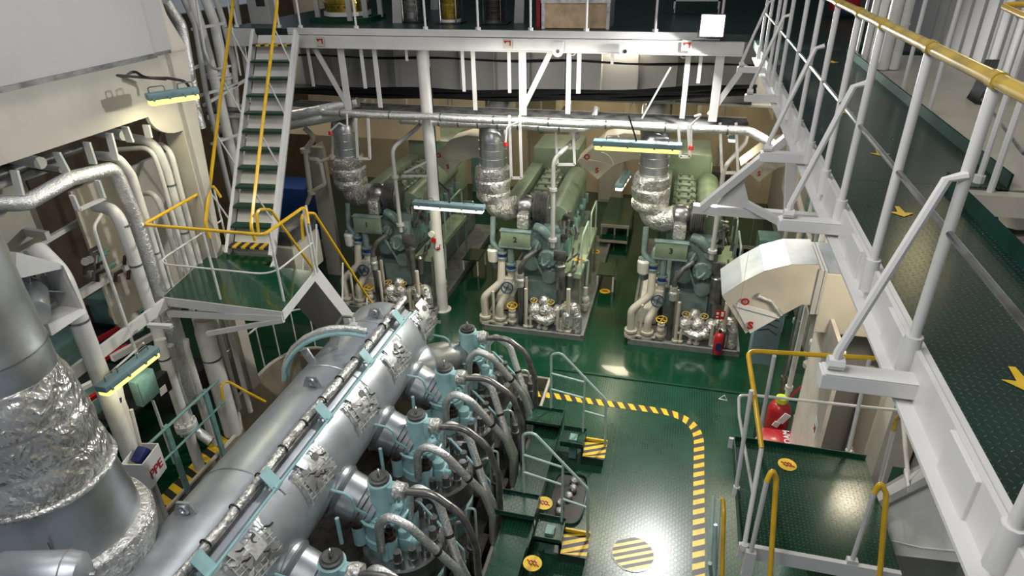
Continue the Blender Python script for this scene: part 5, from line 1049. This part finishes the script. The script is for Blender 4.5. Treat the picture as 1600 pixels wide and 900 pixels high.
d = MB(); d.cyl((-7.0, A_.y - .2, zz), (-7.0, B_.y, zz), .024, n=8); d.cyl((-7.0, A_.y - .2, zz - .45), (-7.0, B_.y, zz - .45), .02, n=8); d.build('rail', 'tealdk', t)
for px, py in ((258, 660), (318, 602)): p = PX(px, py, -7.0); d = MB(); d.bb((-7.04, p.y - .04, 0), (-6.99, p.y + .04, zz + .03)); d.build('post', 'tealdk', t, False)
q = PX(226, 728, -6.75); t = thing('ppe_bin', 'white open box marked PPE in red hanging on the teal handrail', 'bin', q)
R = Matrix.Rotation(math.radians(12), 3, 'Z') * 1.6; d = MB()
for s in (-1, 1): d.box(q + R @ V3((0, s * .13, 0)), (.18, .008, .28), R); d.box(q + R @ V3((s * .09, 0, 0)), (.008, .26, .28), R)
d.box(q + V3((0, 0, -.22)), (.18, .26, .008), R); d.build('box_walls', 'paper', t, False)
text('PPE', q + R @ V3((.096, 0, -.03)), .2, R @ V3((0, 1, 0)), (0, 0, 1), 'redlet', 'lettering', t, .004, .002)
d = MB(); d.box(q + V3((-.02, .02, .17)), (.15, .22, .14), Matrix.Rotation(.5, 3, 'X')); d.build('dark_gloves', 'dkblue', t, bevel=.02)
o = hazard([(-7.27, 5.2, 0), (-7.27, 7.6, 0)], .28, 'hazard_tape', 'black and yellow striped edge strip between the left pipes and the engine', per=.24, skew=.1)
t = MB(); t.tube([PX(348, 625, -6.9), PX(345, 602, -6.9), PX(355, 595, -6.9), PX(385, 612, -6.6), PX(415, 628, -6.4)], .022, 8, fil=.08); tag(t.build('yellow_hoop', 'yellow'), 'bent yellow handrail tube beside the very thick white pipe', 'railing')
t = MB(); t.bb((-7.95, 8.7, -.0), (-7.6, 8.95, 3.0)); struct('trim_20', t, 'cream')
# ================================================================ RIGHT LOWER: platform
RZ = 3.2
q = [PZ(1145, 690, RZ), PZ(1375, 716, RZ), PZ(1352, 868, RZ), PZ(1163, 862, RZ)]
x0 = (q[0].x + q[3].x) / 2; yb = (q[0].y + q[1].y) / 2; yf = (q[2].y + q[3].y) / 2; x1 = (q[1].x + q[2].x) / 2 + .05
rpf = thing('side_platform', 'dark green chequered platform with yellow sticker below the catwalk', 'platform', (x0, yf, RZ))
d = MB(); d.bb((x0, yf, RZ - .02), (x1, yb, RZ)); d.build('deck_plate', 'plate2', rpf, False)
d = MB(); d.bb((x0, yb - .01, RZ), (x1, yb, RZ + .05)); d.bb((x0 - .01, yf, RZ - .1), (x0, yb, RZ + .03)); d.build('kick_plate', 'dkgreen', rpf, False)
d = MB(); d.bb((x0 - .02, yf - .04, RZ - .14), (x1, yf, RZ + .005)); d.bb((x0 - .05, yb, RZ - .12), (x1, yb + .03, RZ)); d.build('edge_beam', 'white', rpf, False)
sticker(PZ(1230, 726, RZ + .003), 'round yellow sticker on the green side platform below the catwalk', .085)
prl = thing('side_platform_railing', 'yellow topped railing round the green side platform', 'railing', (x0, yb, RZ))
TP = lambda px, py, z=RZ + 1.1: PZ(px, py, z)
d = MB(); d.tube([TP(1440, 567), TP(1366, 560), TP(1168, 548), PZ(1177, 606, RZ + 1.05), PZ(1190, 700, RZ + .75)], .022, 10, fil=.1); d.build('top_rail', 'yellow', prl)
d = MB(); d.cyl(PZ(1190, 700, RZ + .75), PZ(1162, 858, RZ), .02, n=8); d.cyl(PZ(1162, 858, RZ), PZ(1162, 858, RZ) + V3((0, 0, .06)), .032, n=8); d.build('corner_post', 'white', prl)
for a, b in (((1210, 556), (1184, 690)), ((1174, 610), (1150, 765)), ((1358, 563), (1325, 708))):
    d = MB(); B0 = PZ(*b, RZ); d.cyl(B0 - V3((0, 0, .03)), PZ(*a, RZ + 1.1), .019, n=8); d.cyl(B0 - V3((0, 0, .05)), B0 + V3((0, 0, .04)), .03, n=8); d.build('post', 'white', prl)
d = MB(); d.tube([PZ(1430, 644, RZ + .5), PZ(1180, 618, RZ + .55), PZ(1154, 618, RZ + .6), PZ(1155, 650, RZ + .5), PZ(1176, 770, RZ)], .014, 8, fil=.07); d.build('mid_rail', 'pipew', prl)
# handrail loops of the stair going down toward the camera
for nm, pts, wp in (('left', [(1172, 868, 0), (1198, 752, .85), (1207, 733, .95), (1213, 748, .85), (1203, 905, .0)], 1), ('right', [(1330, 880, 0), (1366, 770, .8), (1376, 753, .9), (1385, 772, .8), (1374, 905, 0)], 1), ('far left', [(1117, 900, -.9), (1125, 780, -.3), (1130, 781, -.3), (1131, 800, -.35), (1128, 905, -.9)], 0)):
    t = thing('stair_hoop', {'left': 'yellow and white handrail hoop at the front left corner of the green side platform', 'right': 'yellow and white handrail hoop at the front right corner of the green side platform', 'far left': 'slim yellow handrail hoop left of the green side platform at the bottom edge'}[nm], 'railing', PZ(pts[0][0], pts[0][1], RZ))
    P = [PZ(a, b, RZ + c_) for a, b, c_ in pts]; d = MB(); d.tube(P[1:], .021, 10, fil=.07); d.build('hoop', 'yellow', t); d = MB(); d.cyl(P[0], P[1], .019, n=8); d.build('post', 'white' if wp else 'railgrey', t)
    if wp: d = MB(); d.box(P[0] + V3((0, 0, -.1)), (.08, .05, .3)); d.build('foot_plate', 'white', t, False)
t = thing('grey_gate_frame', 'pale grey green folded rail frame standing beside the striped tape', 'railing', PZ(1108, 900, 2))
for a, b in (((1115, 775), (1108, 905)), ((1118, 820), (1116, 905)), ((1109, 880), (1112, 905))): d = MB(); d.cyl(PZ(*a, RZ - .3), PZ(*b, RZ - .9), .018, n=8); d.build('post', 'railgrey', t)
yh = thing('yellow_stair_rail', 'worn yellow and white handrail rising beside the green platform under the catwalk', 'railing', PZ(1375, 755, RZ))
d = MB(); d.tube([PZ(1375, 755, RZ), PZ(1396, 672, RZ + .85)], .02, 8); d.cyl(PX(1411, 655, 2.35), PX(1421, 770, 2.35), .02, n=8); d.build('post', 'pipew', yh)
d = MB(); d.tube([PZ(1396, 672, RZ + .85), PZ(1401, 655, RZ + .95), PZ(1440, 626, RZ + 1.3)], .021, 10, fil=.06); d.build('top_rail', 'ochre', yh)
# white sided stair
xs = 2.15
S = [PX(1345, 805, xs), PX(1600, 675, xs), PX(1660, 900, xs), PX(1560, 886, xs), PX(1350, 862, xs)]
t = thing('white_side_stair', 'white sheet sided stair climbing under the catwalk from the green platform', 'stair', S[0])
d = MB(); d.prism(S, (.02, 0, 0)); d.build('side_panel', 'white', t, False, bevel=.004)
d = MB(); d.bar(PX(1345, 805, xs - .02), PX(1600, 675, xs - .02), .03, .06, (0, 0, 1)); d.bar(PX(1335, 790, xs + .25), PX(1600, 640, xs + .25), .03, .05); d.build('stringer', 'wall', t, False)
d = MB(); d.prism([PX(1345, 803, xs), PX(1600, 673, xs), PX(1600, 640, xs + .25), PX(1335, 788, xs + .25)], (.0, 0, -.02)); d.build('top_channel', 'wall', t, False)
d = MB(); d.tube([PX(1388, 825, xs - .01), PX(1392, 845, xs - .01), PX(1440, 856, xs - .01), PX(1520, 864, xs - .01)], .006, 5, fil=.06); d.tube([PX(1510, 757, xs - .01), PX(1522, 780, xs - .01), PX(1542, 790, xs - .01)], .006, 5, fil=.05); d.build('weld_seam', 'paper', t)
for px, py, qx, qy in ((1420, 775, 1414, 735), (1490, 762, 1482, 690), (1368, 830, 1366, 800)): d = MB(); d.bar(PX(px, py - 8, xs - .03), PX(qx, qy, xs + .1), .03, .02, (1, 0, 0)); d.build('clamp_strip', 'pipew', t, False)
# green floor strip and cream wall behind right platform
t = MB(); t.bb((2.25, 5.8, 1.9), (3.35, 6.9, 1.95)); struct('floor_right', t, 'dkgreen')
# cream pillar wall, cable trunk box etc. right of aisle
t = MB(); t.bb((2.3, 9.0, 0), (2.95, 9.06, 6.0)); struct('trim_21', t, 'pink')
pw = thing('cream_partition', 'cream wall panel with a small red X sticker behind the side platform', 'panel', PZ(1300, 720, 0))
Pq = [PY(1331, 580, 8.2), PY(1300, 580, 8.2)]
cpx = 2.12; d = MB(); d.bb((cpx, 7.2, -.3), (cpx + .05, 8.6, 3.3)); d.build('panel', 'pink', pw, False)
text('x', PX(1274, 668, cpx) + V3((-.006, 0, 0)), .14, (0, -1, 0), (0, 0, 1), 'redlet', 'x_mark', pw, .004, .008)
d = MB(); e = PX(1274, 668, cpx); d.bb((cpx - .004, e.y - .1, e.z - .12), (cpx, e.y + .1, e.z + .12)); d.build('notice_plate', 'paper', pw, False)
nb = MB(); nb.bb((2.17, 8.55, 0), (3.35, 8.6, 5.9)); struct('wall_recess', nb, 'wall')
lk = thing('wall_locker', 'tall cream locker with sloping top behind the railing under the catwalk', 'locker', (2.7, 7.6, .5)); d = MB(); d.bb((2.75, 7.4, .3), (3.3, 8.1, 2.6)); d.build('body', 'cream', lk, False, bevel=.01); d = MB(); d.prism([(2.75, 7.4, 2.6), (3.3, 7.4, 2.6), (3.3, 8.1, 3.0), (2.75, 8.1, 3.0)], (0, 0, .03)); d.build('sloping_top', 'cream', lk, False)
d = MB(); d.bb((2.74, 7.45, .4), (2.75, 8.05, 1.4)); d.build('door', 'pink', lk, False)
t = MB(); t.bar(PX(1402, 560, 2.6), PX(1392, 690, 2.6), .05, .05, (1, 0, 0)); tag(t.build('dark_post', 'rust', None, False), 'dark brown post standing behind the end of the yellow rail', 'post')
t = MB(); p = PX(1380, 690, 2.5); t.bb((2.45, p.y - .12, 1.9), (2.62, p.y + .12, 5.9)); struct('trim_22', t, 'cream')
# vertical pipes right wall
for k, (px, py, r) in enumerate([(1268, 640, .07), (1253, 640, .05), (1243, 560, .04), (1232, 560, .035)]):
    p = PY(px, py, 8.8 + k * .25); d = MB(); d.cyl((p.x, p.y, 0), (p.x, p.y, 4.5), r, n=12); d.cyl((p.x, p.y, 1.2), (p.x, p.y, 1.28), r * 1.5, n=12); tag(d.build('vertical_pipe', ['pink', 'pipew', 'pipew', 'steel'][k]), ['thick pinkish white vertical pipe next to the cream panel', 'second white vertical pipe from the cream panel', 'slim white vertical pipe under the big duct', 'slim steel vertical pipe under the big duct'][k], 'pipe', 'vertical pipes beside the cream panel')
p = PY(1254, 440, 9.3); t = thing('red_call_box', 'small red alarm box between the pipes below the big duct', 'box', p); d = MB(); d.box(p, (.12, .1, .25)); d.build('case', 'red', t, bevel=.01); d = MB(); d.cyl(p + V3((-.06, -.05, -.05)), p + V3((-.12, -.05, -.05)), .03, n=8); d.build('knob', 'red', t)
p = PY(1207, 480, 10.4); t = thing('teal_cabinet', 'tilted teal control cabinet with black sketch lines under the big duct', 'cabinet', (p.x, p.y, 0)); d = MB(); d.bb((p.x - .22, p.y, .9), (p.x + .22, p.y + .3, 2.4)); d.build('case', 'lampbody', t, False, bevel=.01); d = MB()
for k in range(5): d.tube([(p.x - .17, p.y - .006, 1.6 + k * .12), (p.x, p.y - .006, 1.65 + k * .1), (p.x + .15, p.y - .006, 1.55 + k * .14)], .008, 5)
d.build('black_lines', 'black', t)
for k, (px, py) in enumerate([(1243, 492), (1232, 470), (1222, 610)]): pass
# big duct
D = 8.0
t = thing('large_duct', 'large cream ventilation duct bending left from under the catwalk, marked O and S', 'duct', PY(1225, 450, D))
top = [PY(*p, D) for p in [(1128, 462), (1160, 441), (1195, 423), (1235, 413), (1280, 414)]]; bot = [PY(*p, D) for p in [(1280, 477), (1253, 476), (1238, 484), (1165, 521)]]
d = MB(); d.prism(top + bot, (0, .8, 0)); d.build('elbow', 'cream', t, True)
d = MB(); tt = top; 
for i in range(len(tt) - 1): a, b = tt[i] + V3((0, -.0, .004)), tt[i + 1] + V3((0, 0, .004)); d.add([a, b, b + V3((0, .8, 0)), a + V3((0, .8, 0))], [(0, 1, 2, 3)])
d.build('top_skin', 'recv', t)
bx = [PY(1292, 427, D), PY(1420, 432, D), PY(1420, 532, D), PY(1276, 519, D)]
zt_, zb_ = bx[0].z, bx[3].z; xl, xr_ = bx[0].x, 3.1
d = MB(); d.prism([V3((xl, D, zt_)), V3((xr_, D, zt_)), V3((xr_, D, zb_)), V3((xl, D, zb_))], (0, .95, 0)); d.build('trunk_box', 'cream', t, False, bevel=.01)
d = MB(); d.bb((xl, D, zt_), (xr_, D + .95, zt_ + .01)); d.build('box_top_skin', 'recv', t, False)
d = MB(); d.bb((xl - .1, D - .04, zb_ + .28), (xl - .04, D + .85, zt_ + .05)); d.bb((xl - .03, D - .03, zb_ + .28), (xl, D + .85, zt_ + .05)); d.build('flange', 'wall', t, False)
a, b = PY(1152, 476, D - .03), PY(1218, 494, D - .03); d = MB(); d.bar(a, b, .04, .05); d.build('damper_bar', 'paper', t, False)
d = MB(); d.tube([PY(1184, 462, D - .04), PY(1205, 470, D - .04), PY(1220, 492, D - .04)], .03, 8, fil=.1, nz=.02); d.build('damper_lever', 'patch', t)
d = MB(); d.prism([PY(1147, 476, D - .02), PY(1215, 497, D - .02), PY(1172, 521, D - .02)], (0, .02, 0)); d.build('damper_cover', 'paper', t, False)
text('O', PY(1164, 471, D - .02), .13, (1, 0, 0), (0, 0, 1), 'redlet', 'letter', t, .02, .006); text('S', PY(1172, 508, D - .03), .15, (1, 0, 0), (0, 0, 1), 'redlet', 'letter', t, .02, .008)
# extinguishers
p = PZ(1120, 552, .1); t = thing('fire_extinguisher', 'small red fire extinguisher standing at the front right of generator 3', 'extinguisher', p)
d = MB(); d.lathe(p, (0, 0, 1), [(0, .09), (.02, .1), (.42, .1), (.48, .07), (.5, .03)], 20); d.build('cylinder', 'red', t); d = MB(); d.bb((p.x - .05, p.y - .106, .22), (p.x + .05, p.y - .09, .4)); d.build('label', 'dkblue', t, False)
d = MB(); d.cyl(p + V3((0, 0, .5)), p + V3((0, 0, .56)), .03, n=8); d.tube([p + V3((0, 0, .55)), p + V3((.1, -.03, .5)), p + V3((.1, -.05, .15))], .012, 6, fil=.05); d.build('hose', 'black', t)
p = PY(1125, 492, 12.0); t = thing('extinguisher_sign', 'small red and white fire extinguisher sign on generator 3', 'sign', p); d = MB(); d.box(p, (.19, .01, .2)); d.build('plate', 'red', t, False); d = MB(); d.box(p + V3((.045, -.007, .02)), (.05, .004, .1)); d.box(p + V3((-.05, -.007, .03)), (.05, .004, .05)); d.box(p + V3((-.05, -.007, -.05)), (.05, .004, .03)); d.build('pictogram', 'paper', t, False)
d = MB(); d.cyl(p + V3((0, .01, -.4)), p + V3((0, .01, -.1)), .01, n=6); d.build('post', 'steel', t)
p = PZ(1206, 694, .1); t = thing('wheeled_extinguisher', 'large red extinguisher with lime band and white tags behind the side platform', 'extinguisher', p)
d = MB(); d.lathe(p, (0, 0, 1), [(0, .16), (.03, .18), (.75, .18), (.85, .14), (.9, .07)], 28); d.build('cylinder', 'red', t)
d = MB(); d.lathe(p + V3((0, 0, .9)), (0, 0, 1), [(0, .09), (.09, .09)], 20); d.build('lime_band', 'lime', t)
d = MB(); d.box(p + V3((.05, -.2, .72)), (.1, .02, .2), Matrix.Rotation(.5, 3, 'Y')); d.box(p + V3((.26, -.1, .55)), (.1, .06, .35)); d.box(p + V3((-.05, -.22, .6)), (.09, .02, .1), Matrix.Rotation(.4, 3, 'Y')); d.build('white_tag', 'paper', t, False)
d = MB(); d.tube([p + V3((.1, 0, .95)), p + V3((.3, .1, 1.25)), p + V3((.42, .1, 1.0)), p + V3((.38, 0, .5))], .022, 8, fil=.12); d.build('hose', 'red', t)
d = MB(); d.box(p + V3((.42, .1, 1.2)), (.22, .14, .16)); d.cyl(p + V3((.35, .1, 0)), p + V3((.35, .1, 1.2)), .02, n=8); d.build('nozzle_holder', 'patch', t, bevel=.02)
for s in (-1, 1): d = MB(); d.cyl(p + V3((s * .24, .1, .05)), p + V3((s * .28, .1, .05)), .14, n=18); d.build('wheel', 'black', t)
text('△', p + V3((-.06, -.225, .42)), .14, (1, 0, 0), (0, 0, 1), 'paper', 'triangle_mark', t, .003)
p = PZ(1228, 695, .62); t = thing('foam_box', 'red box lettered FOAM beside the large extinguisher', 'box', p); d = MB(); d.box(p, (.75, .4, .25)); d.build('case', 'red', t, bevel=.01); text('FOAM', p + V3((.0, -.0, .126)), .14, (0, 1, 0), (-1, 0, 0), 'paper', 'lettering', t, .003, .003)
p = PY(1130, 622, 7.5); t = thing('pull_handle', 'small white triangular pull handle hanging on a thin wire', 'handle', p); d = MB(); d.tube([p + V3((-.055, 0, -.02)), p + V3((.055, 0, -.03)), p + V3((.01, 0, .05))], .006, 6, closed=True); d.build('triangle', 'paper', t); d = MB(); d.cyl(p + V3((.01, 0, .05)), (p.x + .01, p.y, 6.0), .002, n=4); d.build('wire', 'steel', t)
# ================================================================ GALLERY ITEMS
def piston(px, pyb, r, label, cage=True, mats=('brass', 'steel', 'pipew'), Y=12.9, sc=1):
    p = PZ(px, pyb, 6.2); t = thing('engine_piston', label, 'piston', p, 'spare pistons on the gallery')
    d = MB(); d.cyl(p, p + V3((0, 0, .08)), r * 1.15, n=28); d.build('base_ring', mats[2], t)
    d = MB(); d.lathe(p + V3((0, 0, .08)), (0, 0, 1), [(0, r), (.12, r), (.13, r * .93), (.15, r * .93), (.16, r), (.2, r), (.21, r * .93), (.23, r * .93), (.24, r), (.3, r), (.31, r * .93), (.33, r * .93), (.34, r), (.5, r)], 30); d.build('crown', mats[0], t)
    d = MB(); d.lathe(p + V3((0, 0, .58)), (0, 0, 1), [(0, r * .9), (.3, r * .9), (.32, r * 1.05), (.4, r * 1.05), (.42, r * .4), (1.2, r * .3)], 24); d.build('skirt', mats[1], t)
    if cage:
        for a in (.5, 2.6, 3.9, 5.5): q = p + V3((math.cos(a) * r * 1.3, math.sin(a) * r * 1.3, 0)); d = MB(); d.cyl(q, q + V3((0, 0, 1.4)), .012, n=6); d.build('cage_rod', 'steel', t)
        d = MB(); d.box(p + V3((0, 0, .02)), (r * 3, r * 2.6, .02)); d.build('tray', 'dksteel', t, False)
    return t
piston(646, 34, .17, 'dark steel spare piston, leftmost of the three in rod cages on the gallery', mats=('steel', 'tealdk', 'grime'))
piston(705, 36, .18, 'spare piston with golden rings, middle of the three in rod cages', mats=('brass', 'teal', 'pipew'))
piston(773, 37, .19, 'spare piston with dark rings, right of the three in rod cages', mats=('dksteel', 'wall', 'grime'))
p = PZ(545, 32, 6.2); t = thing('brass_liner', 'large golden cylinder liner on a green stand on the gallery', 'liner', p)
d = MB(); d.lathe(p + V3((0, 0, .12)), (0, 0, 1), [(0, .50), (.08, .50)], 40); d.build('white_ring', 'pipew', t)
d = MB(); d.lathe(p + V3((0, 0, .2)), (0, 0, 1), [(0, .46), (.16, .47), (.17, .49), (.2, .49), (.21, .47), (.5, .46), (.52, .49), (.6, .49), (1.4, .46)], 40); d.build('liner', 'brass', t)
d = MB(); d.box(p + V3((0, 0, .05)), (1.3, 1.0, .1)); d.build('stand', 'dkgreen', t, False)
for k in range(8): a = -2.6 + k * .28; q = p + V3((.475 * math.cos(a), .475 * math.sin(a), .3)); d = MB(); d.cyl(q, q + V3((math.cos(a) * .006, math.sin(a) * .006, 0)), .018, n=8); d.build('hole', 'black', t)
for sx, sy in ((-.55, -.3), (.55, -.3), (.3, -.52), (.62, .3)): d = MB(); d.box(p + V3((sx, sy, .25)), (.1, .05, .4)); d.build('clamp', 'wall', t, False)
q0 = PZ(848, 45, 6.2); q1 = PZ(948, 47, 6.2); t = thing('wooden_crate', 'pale wooden crate with white frame standing on the gallery', 'crate', (q0 + q1) / 2); y = q0.y + .05
d = MB(); d.bb((q0.x, y, 6.21), (q1.x, y + .7, 6.66)); d.build('panel', 'wood', t, False)
d = MB()
for x in (q0.x, q1.x): d.bb((x - .03, y - .02, 6.2), (x + .03, y + .72, 6.7))
d.bb((q0.x - .04, y - .03, 6.64), (q1.x + .04, y + .74, 6.72)); d.build('frame', 'patch', t, False)
p = PZ(842, 43, 6.2); t = MB(); t.bb((p.x - .05, p.y, 6.2), (p.x + .02, p.y + .3, 6.9)); tag(t.build('red_cabinet', 'red', None, False), 'narrow red cabinet left of the wooden crate', 'cabinet')
for k, (px, py) in enumerate([(622, 36), (812, 36), (680, 15)]):
    p = PZ(px, py, 6.2); t = MB(); t.prism([p + V3((-.12, 0, 0)), p + V3((.08, 0, 0)), p + V3((.12, 0, 1.0)), p + V3((-.05, 0, 1.0))], (0, .04, 0)); tag(t.build('white_board', 'wall', None, False), ['upright white board left of the caged pistons', 'upright white board right of the caged pistons', 'white board behind the caged pistons'][k], 'board', 'white boards on the gallery')
p = PZ(1085, 22, 6.2); t = thing('tool_trolley', 'white trolley with striped edge under a bench left of the floodlight', 'trolley', p)
d = MB(); d.bb((p.x - .45, p.y, 6.45), (p.x + .5, p.y + .4, 6.5)); d.build('shelf', 'pipew', t, False)
d = MB()
for i in range(9): x = p.x - .4 + i * .1; d.add([(x, p.y - .004, 6.62), (x + .05, p.y - .004, 6.62), (x + .08, p.y - .004, 6.68), (x + .03, p.y - .004, 6.68)], [(0, 1, 2, 3)], i % 2)
d.build('striped_edge', ['tapeY', 'tapeK'], t, False)
for x in (-.43, .48): d = MB(); d.bb((p.x + x - .02, p.y, 6.3), (p.x + x + .02, p.y + .04, 7.4)); d.cyl((p.x + x, p.y + .02, 6.25), (p.x + x + .02, p.y + .02, 6.25), .05, n=12); d.build('leg', 'pipew', t, False)
d = MB(); d.bb((p.x - .45, p.y + .02, 6.5), (p.x + .5, p.y + .4, 7.2)); d.build('drawer_body', 'lampbody', t, False)
for k, (px, py, lab, col) in enumerate([(405, 20, 'grey switch cabinet with small window behind the ladder top', 'wall'), (395, 60, 'tall dark panel at the far left of the gallery', 'deckdark')]):
    if k: continue
    p = PZ(px, 38, 6.2); t = thing('switch_cabinet', lab, 'cabinet', p); d = MB(); d.bb((p.x - .2, p.y, 6.2), (p.x + .3, p.y + .3, 7.6)); d.build('case', col, t, False, bevel=.01); d = MB(); d.bb((p.x + .02, p.y - .01, 6.55), (p.x + .22, p.y, 6.95)); d.build('window', 'glassdk', t, False)
# back of the generator flat
for k, (x, y, w, d_, h, mt, lab) in enumerate([(-8.2, 20.4, .9, .5, 1.9, 'wall', 'grey control cabinet at the back wall, furthest left'), (-6.4, 20.6, .7, .4, 1.5, 'tealdk', 'dull teal cabinet at the back wall behind the left generator'), (-2.0, 20.5, .8, .4, 1.7, 'cream', 'cream cabinet at the back wall behind the middle generator'), (1.2, 19.5, .7, .5, 1.6, 'grime', 'dark cabinet at the back wall behind the third generator'), (2.3, 15.2, .5, .6, 1.4, 'tealdk', 'dull teal cabinet by the right wall behind the third generator')]):
    t = thing('control_cabinet', lab, 'cabinet', (x, y, 0), 'cabinets at the back'); q = MB(); q.bb((x - w / 2, y - d_ / 2, 0), (x + w / 2, y + d_ / 2, h)); q.build('case', mt, t, False, bevel=.02)
    q = MB(); q.bb((x - w / 2 + .05, y - d_ / 2 - .015, .1), (x + w / 2 - .05, y - d_ / 2, h - .08)); dr = q.build('door', mt, t, False, bevel=.005); q = MB(); q.bb((x + w / 2 - .12, y - d_ / 2 - .04, h * .5), (x + w / 2 - .09, y - d_ / 2 - .015, h * .5 + .12)); q.build('handle', 'steel', dr, False)
for k in range(8):
    x = -9.2 + k * 1.45 + rl2.random() * .3; y = 20.9 - rl2.random() * .8; r = .04 + .03 * rl2.random(); q = MB(); q.tube([(x, y, 0), (x, y, 3.6 + rl2.random()), (x + .5, y + .1, 5.0), (x + .5, y + .1, 6.0)], r, 10, fil=.25); q.cyl((x, y, 2.0), (x, y, 2.06), r * 1.7, n=12)
    tag(q.build('wall_pipe', ['pipew', 'cream', 'grime', 'wall'][k % 4]), 'vertical pipe standing at the back wall, number %s counted from the left' % ORD[k].replace('nearest', 'first'), 'pipe', 'vertical pipes at the back wall')
for k, (px, py, Y) in enumerate([(845, 208, 18), (1068, 205, 17)]):
    c = PY(px, py, Y); t = thing('hanging_pump', ['small blue green fan unit hanging behind the middle generator', 'small grey fan unit hanging behind the third generator'][k], 'fan', c); q = MB(); q.lathe(c, (0, 0, 1), [(0, .06), (.05, .12), (.35, .14), (.4, .08)], 16); q.build('housing', ['tealdk', 'grime'][k], t); q = MB(); q.cyl(c + V3((0, 0, .4)), (c.x, c.y, 6.05), .03, n=8); q.build('hanger_rod', 'wall', t)
for k, (x, y0, y1, z) in enumerate([(-9.0, 15, 20.5, 5.2), (-7.2, 14.5, 20.5, 5.5), (-4.2, 14.6, 20.8, 5.3), (-2.0, 14.6, 20.8, 5.5), (1.2, 14.4, 20.8, 5.2), (2.2, 14.4, 20.8, 5.5)]):
    q = MB(); q.tube([(x, y0, z), (x + .1, (y0 + y1) / 2, z + .05), (x, y1, z)], .07, 10); tag(q.build('overhead_pipe', ['pipew', 'foilfine', 'grime'][k % 3]), 'overhead pipe under the gallery deck running to the back wall, %s from the left' % ORD[k].replace('nearest', 'first'), 'pipe', 'overhead pipes under the gallery')
for k in range(7):
    x = 2.55 + (k % 2) * .2; y = 10.2 + k * .75; q = MB(); q.tube([(x, y, 0), (x, y, 2.2 + (k % 3) * .5), (x - .2, y + .2, 2.7 + (k % 3) * .5), (x - .2, y + .2, 5.9)], .045 + .01 * (k % 3), 10, fil=.15); q.cyl((x, y, 1.1), (x, y, 1.18), .1, n=12)
    tag(q.build('wall_pipe', ['pipew', 'pink', 'tealdk'][k % 3]), 'pipe against the right wall behind the big duct, %s from the duct' % ORD[k], 'pipe', 'pipes along the right wall')
# ---------------------------------------------------------------- lights
def area(nm, loc, tgt, size, e, col=(1, 1, 1), sy=None):
    ld = bpy.data.lights.new(nm, 'AREA'); ld.size = size; ld.energy = e; ld.color = col
    if sy: ld.shape = 'RECTANGLE'; ld.size_y = sy
    o = bpy.data.objects.new(nm, ld); COL.objects.link(o); o.location = loc; o.rotation_euler = (V3(tgt) - V3(loc)).to_track_quat('-Z', 'Y').to_euler(); return o
area('flood_beam', fp + V3((0, -.15, 0)), (-3.6, 3.5, 1.5), .3, 620, (1, 1, .98))
area('deck_light_near', (-2.5, 2.0, 11.0), (-2.5, 5.5, 0), 2.6, 400, (1, .98, .95))
area('camera_side_fill', (-2.0, -.5, 9.8), (1.3, 4, 6), 1.0, 150, (1, .98, .95))  # added fill from behind the camera, whitens the catwalk beams
area('deck_light_right', (4.5, 5.0, 11.5), (1, 5, 4), 1.2, 75, (1, .97, .92))
area('deck_light_left', (-6, 7.5, 11.0), (-6, 8, 0), 1.5, 150, (1, .97, .93))
for k, (x, y) in enumerate([(-9.5, 14.0), (-6.9, 18.6), (-3.0, 18.8), (.6, 18.6), (-4.3, 14.6), (-1.2, 14.2), (2.3, 13.5)]):
    area('under_deck_light', (x, y, 5.75), (x, y - .3, 0), .8, 85, (1, .90, .70))
area('front_gallery_light', (-2.6, 11.2, 5.8), (-2.6, 12.8, 1), 2.5, 120, (1, .96, .88), .4)
area('left_space_light', (-8.6, 5.5, 2.9), (-8.6, 6, 0), .5, 22, (1, .9, .65))
area('right_space_fill', (2.45, 6.4, 4.7), (2.6, 8.2, 1.2), .4, 95, (1, .88, .66))  # unseen fill added under the catwalk to brighten the locker recess
area('far_right_light', (2.2, 11.0, 4.6), (2.4, 11.6, 1), .3, 20, (1, .85, .6))
area('catwalk_reflection_lamp', (3.0, 8.2, 8.3), (1.3, 3.5, 6.2), .5, 9, (1, .85, .45), .2)
area('aisle_lamp', (-1.25, 16.6, 4.0), (-.9, 11.5, 0), .9, 22, (1, .9, .65), .25)
w = bpy.data.worlds.new('world'); SC.world = w; w.use_nodes = True; w.node_tree.nodes['Background'].inputs[0].default_value = (.80, .88, 1, 1); w.node_tree.nodes['Background'].inputs[1].default_value = .30
SC.view_settings.view_transform = 'Standard'; SC.view_settings.look = 'None'; SC.view_settings.exposure = -.58
for o in bpy.data.objects:
    if '_o' in o: del o['_o']
